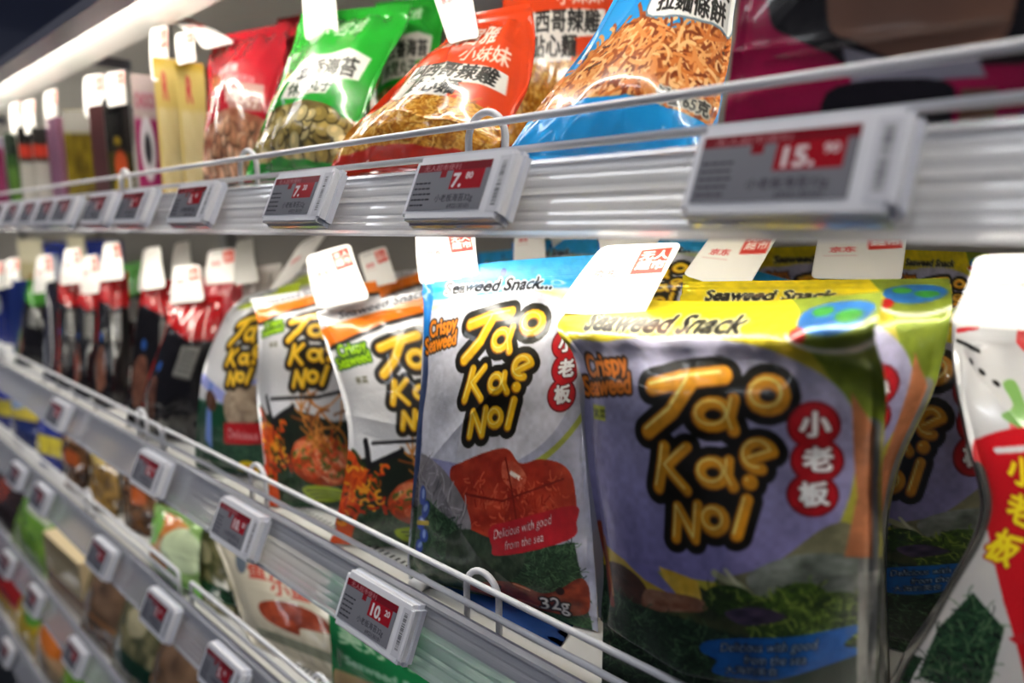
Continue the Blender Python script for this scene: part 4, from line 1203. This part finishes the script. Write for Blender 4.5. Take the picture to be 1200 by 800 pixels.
ARTF['c_green'] = lambda: art_simple('2c4c20', [('rect', 0, 0, 100, 40, '1c2c1c'), ('noise', 10, 60, 90, 140, '3c6428', '6c8c3c', 20)])
CT = [
    ('cream carton with yellow top edge beside the dark red bag', 'c_cream', (205, 72, .05, 238, .075), (.5, .36, .12), None),
    ('cream carton with yellow top edge, second from the dark red bag', 'c_cream', (178, 66, .05, 207, .075), (.5, .36, .12), (206, 40)),
    ('pink carton with big white oval among the cartons', 'c_pink', (152, 86, .05, 180, .075), (.45, .36, .35), (176, 34)),
    ('black carton with yellow and orange picture', 'c_black', (120, 116, .05, 150, .08), (.03, .03, .02), (124, 86)),
    ('brown carton with pink rounds left of the black one', 'c_pinkdark', (103, 125, .05, 124, .075), (.1, .03, .03), None),
    ('olive yellow carton, wide, among the cartons', 'c_olive', (72, 128, .05, 104, .08), (.2, .16, .03), (98, 90)),
    ('magenta carton between white and olive ones', 'c_magenta', (53, 140, .05, 73, .075), (.25, .1, .18), (52, 108)),
    ('white carton with red band, nearer of the two', 'c_white', (36, 148, .05, 53, .07), (.4, .38, .35), (28, 120)),
    ('white carton with red band, farther of the two', 'c_white', (19, 148, .05, 35, .07), (.4, .38, .35), (12, 122)),
    ('dark green carton left of the white ones', 'c_green', (3, 155, .05, 18, .07), (.05, .12, .04), None),
    ('grey violet carton at the left edge of the eye level shelf', 'c_magenta', (-14, 160, .05, 2, .07), (.2, .2, .3), None),
]
for k, (lab, ak, a_, sd, tg) in enumerate(CT):
    x0, y0, Y0, x1, Y1 = a_
    tt = ()
    if tg: tt = (((tg[0], tg[1], Y0 + .02), (tg[0] + (x1 - x0) * .75, tg[1] - 4, Y1 + .01), (tg[0] + (x1 - x0) * .85, y0 + 6, Y1 - .005), (tg[0] + 2, y0 + 10, Y0 - .004), 'tag0', 22),)
    carton(lab, 'cartons on the eye level shelf', ak, x0, y0, Y0, x1, Y1, ZU, .05, side=sd, tags=tt)

# ================================================================ PERFORATED SHELF (lower)
ZL = DZ['lower']
ARTF['fishbag'] = lambda: art_simple('bdb6a4', [('text', '鱼皮', 26, 76, 20, 'a83428'), ('text', '小鱼', 46, 90, 17, 'a83428'), ('blob', [(34, 104), (60, 97), (86, 102), (94, 116), (70, 122), (66, 130), (40, 126), (30, 116)], '6a2414', 'b8502c', 8),
                                                ('ell', 22, 60, 6, 14, '5a6470', .3), ('rect', 20, 136, 96, 146, '7c8070')], W_=100, H_=160)
ARTF['greenslogan'] = lambda: art_simple('136a3a', [('text', '美好时光海苔', 6, 88, 18, 'a8c8a8'), ('text', 'Seaweed & fruit', 10, 106, 10, '88b098'), ('blob', [(-10, 122), (60, 112), (130, 124), (130, 180), (-10, 180)], '7c6848', 'b8a078', 14),
                                                    ('ell', 60, 136, 14, 10, 'c89030', .2), ('ell', 40, 142, 10, 8, '382010', 0)], W_=120, H_=160)
ARTF['greenorange'] = lambda: art_simple('98c070', [('blob', [(10, 20), (60, 10), (90, 40), (60, 90), (40, 150), (10, 120)], 'b85018', 'e0b060', 10), ('ell', 76, 60, 30, 40, 'c8d8b0', 0), ('ell', 20, 40, 20, 30, '7cc050', 0), ('rect', 0, 130, 100, 160, '78c050')])
ARTF['khaki'] = lambda: art_simple('7a7458', [('noise', 0, 0, 100, 160, '28301c', 'a89c74', 12), ('ell', 50, 50, 24, 20, 'b0a888', 0), ('rect', 0, 100, 100, 130, '123a28')])
ARTF['brownpack'] = lambda: art_simple('3a2414', [('noise', 0, 0, 100, 160, '20140c', '8a5a2c', 10), ('ell', 50, 40, 26, 18, 'c0a890', 0), ('ell', 60, 90, 22, 16, 'a04c1c', .3)])
ARTF['goldpack'] = lambda: art_simple('6a4c1c', [('noise', 0, 0, 100, 160, '3a2810', 'b89040', 12), ('ell', 50, 50, 30, 16, 'b0984c', .4)])
ARTF['bluewhitepack'] = lambda: art_simple('1c2c80', [('ell', 50, 30, 44, 22, 'd8d8d8', 0), ('rect', 0, 90, 100, 130, 'c8b83c')])
ARTF['yellowpack'] = lambda: art_simple('c8b440', [('ell', 50, 50, 34, 30, '88a0c8', 0), ('rect', 0, 100, 100, 160, '20306c')])
G2 = 'packs on the perforated shelf'
LW = [
    ('fishbag', 'pale pouch with brown fish picture and red characters', [(0, 235, 590, .10, 400, 640, .17), (.4, 262, 660, .07, 398, 690, .14), (1, 300, 775, .045, 400, 800, .10)], .015, (120, 170), 101),
    ('greenslogan', 'green pouch with white lettering beside the fish pouch', [(0, 380, 640, .12, 640, 720, .20), (.4, 385, 715, .10, 640, 800, .17), (1, 392, 850, .08, 640, 960, .14)], .012, (120, 130), 102),
    ('khaki', 'khaki and dark green pouch left of the fish pouch', [(0, 215, 590, .12, 262, 620, .14), (.5, 228, 655, .11, 270, 680, .13), (1, 238, 712, .08, 280, 728, .11)], .012, (60, 90), 103),
    ('greenorange', 'light green and orange pouch standing alone', [(0, 182, 590, .07, 238, 612, .12), (.5, 176, 635, .05, 234, 668, .10), (1, 184, 690, .04, 238, 725, .09)], .016, (70, 90), 104),
]
for ak, lab, rows, pf, rs_, sd in LW:
    bag('snack_pouch', lab, 'snack pouch', G2, ak, rows, puff=pf, res=rs_, wr=.0015, seed=sd, floor_z=ZL, mtl='gloss', snap=True)
BR = [
    ('brownpack', 'brown snack pack lying at the front, next to the bare shelf', (142, 556, 182, 614, .05, .10)),
    ('goldpack', 'golden brown snack pack in the middle of the brown cluster', (106, 532, 136, 592, .06, .11)),
    ('brownpack', 'dark brown snack pack, second from the left of the cluster', (76, 512, 101, 568, .06, .10)),
    ('goldpack', 'golden brown snack pack behind the brown ones', (150, 556, 196, 580, .13, .17)),
    ('bluewhitepack', 'blue snack pack with white top left of the brown cluster', (44, 490, 74, 540, .05, .10)),
    ('yellowpack', 'yellow and blue snack pack toward the left edge', (12, 466, 44, 512, .06, .10)),
    ('bluewhitepack', 'blue and white snack pack at the left edge', (-14, 452, 12, 490, .06, .10)),
]
for k, (ak, lab, (x0, y0, x1, y1, Ya, Yb)) in enumerate(BR):
    x1 += 2; y0 -= 24; y1 += 4
    s_ = (x1 - x0) * .35
    bag('snack_pack', lab, 'snack pack', G2, ak, [(0, x0 + 4, y0 - 10, Yb, x1, y0 - 10 + s_, Yb + .02), (.5, x0, (y0 + y1) / 2 - s_ * .3, (Ya + Yb) / 2, x1 + 2, (y0 + y1) / 2 + s_ * .5, (Ya + Yb) / 2 + .02), (1, x0 + 4, y1, Ya, x1 - 2, y1 + s_, Ya + .02)],
        puff=.016, res=(44, 50), wr=.003, seed=110 + k, floor_z=ZL, mtl='gloss', snap=True)

# ================================================================ FOURTH AND BOTTOM SHELVES
ZF = DZ['fourth']; ZB = DZ['bottom']
ARTF['brightgreen'] = lambda: art_simple('6ca02c', [('noise', 0, 60, 100, 160, '4c7820', '9cc848', 12), ('rect', 20, 30, 80, 44, 'd0d8c0')])
ARTF['plainbrown'] = lambda: art_simple('7c5c40', [('noise', 0, 0, 100, 160, '4c3828', '94745a', 26), ('rect', 0, 100, 100, 110, 'a07048')])
ARTF['redpack'] = lambda: art_simple('b01818', [('rect', 0, 110, 100, 160, 'c8a020'), ('ell', 50, 60, 22, 22, '58203c', 0)])
ARTF['yellowgreen'] = lambda: art_simple('c8a818', [('ell', 60, 50, 34, 34, '60a030', 0), ('ell', 50, 40, 12, 30, 'd8d8b8', .4)])
ARTF['orangepack'] = lambda: art_simple('c8a078', [('ell', 50, 50, 44, 34, 'e07820', 0), ('noise', 0, 100, 100, 160, '7c6850', 'c0a888', 14)])
ARTF['cocoa'] = lambda: art_simple('2a1814', [('ell', 50, 60, 20, 30, '8a3420', 0)])
ARTF['creamcap'] = lambda: art_simple('e4cc94', [('rect', 0, 20, 100, 26, 'd8b878'), ('noise', 0, 100, 100, 160, '8a5828', 'a06a30', 20)])
G3 = 'packs on the shelf below the perforated one'; G4 = 'packs on the lowest shelf'


def low_pack(label, group, akey, xa, xb, ym, zf, h, seed):
    """pack standing right behind the rail: xa, xb its edges in the photo at height ym"""
    Y = .012
    A_ = at(xa, ym, Y); B_ = at(xb, ym + (xb - xa) * .9, Y)
    XA, XB = A_[0], B_[0]
    def pj(x, y, z):
        v = np.array([x, y, z]) - CAM; d = v @ FW
        return 600 + FPX * (v @ RT) / d, 400 - FPX * (v @ UP) / d
    def row(v, z, y0, y1): return (v, *pj(XA, y0, z), y0, *pj(XB, y1, z), y1)
    return bag('snack_pack', label, 'snack pack', group, akey, [row(0, zf + h, Y + .05, Y + .06), row(.5, zf + h * .5, Y + .016, Y + .02), row(1, zf + .002, Y, Y + .006)],
               puff=.010, res=(40, 56), wr=.001, seed=seed, floor_z=zf, mtl='gloss', guarded=False)


carton('cream carton on the fourth shelf near the left edge', G3, 'creamcap', 50, 622, .016, 88, .022, ZF, .06, side=(.75, .6, .35))
LQ = [
    ('brightgreen', 'bright green pack left of the cream carton', ZF, G3, 14, 50, 640, .12),
    ('cocoa', 'dark brown pack at the left edge with red spot', ZF, G3, -22, 12, 590, .12),
    ('plainbrown', 'brown pouch just right of the cream carton', ZF, G3, 94, 128, 740, .14),
    ('khaki', 'grey brown pouch, second right of the cream carton', ZF, G3, 130, 168, 780, .14),
    ('plainbrown', 'brown pouch, third right of the cream carton', ZF, G3, 170, 214, 820, .14),
    ('khaki', 'khaki pouch at the bottom edge behind the rail', ZF, G3, 216, 262, 870, .14),
    ('redpack', 'red pack with purple spot at left edge', ZB, G4, -22, 18, 720, .14),
    ('yellowgreen', 'yellow and green pack beside the red one', ZB, G4, 19, 40, 760, .13),
    ('orangepack', 'orange and tan pack beside the yellow green one', ZB, G4, 41, 68, 795, .13),
    ('brightgreen', 'pale green pack at the bottom edge of the lowest shelf', ZB, G4, 70, 100, 840, .13),
]
for k, (ak, lab, zf, g, xa, xb, ym, h) in enumerate(LQ):
    low_pack(lab, g, ak, xa, xb, ym, zf, h, 130 + k)
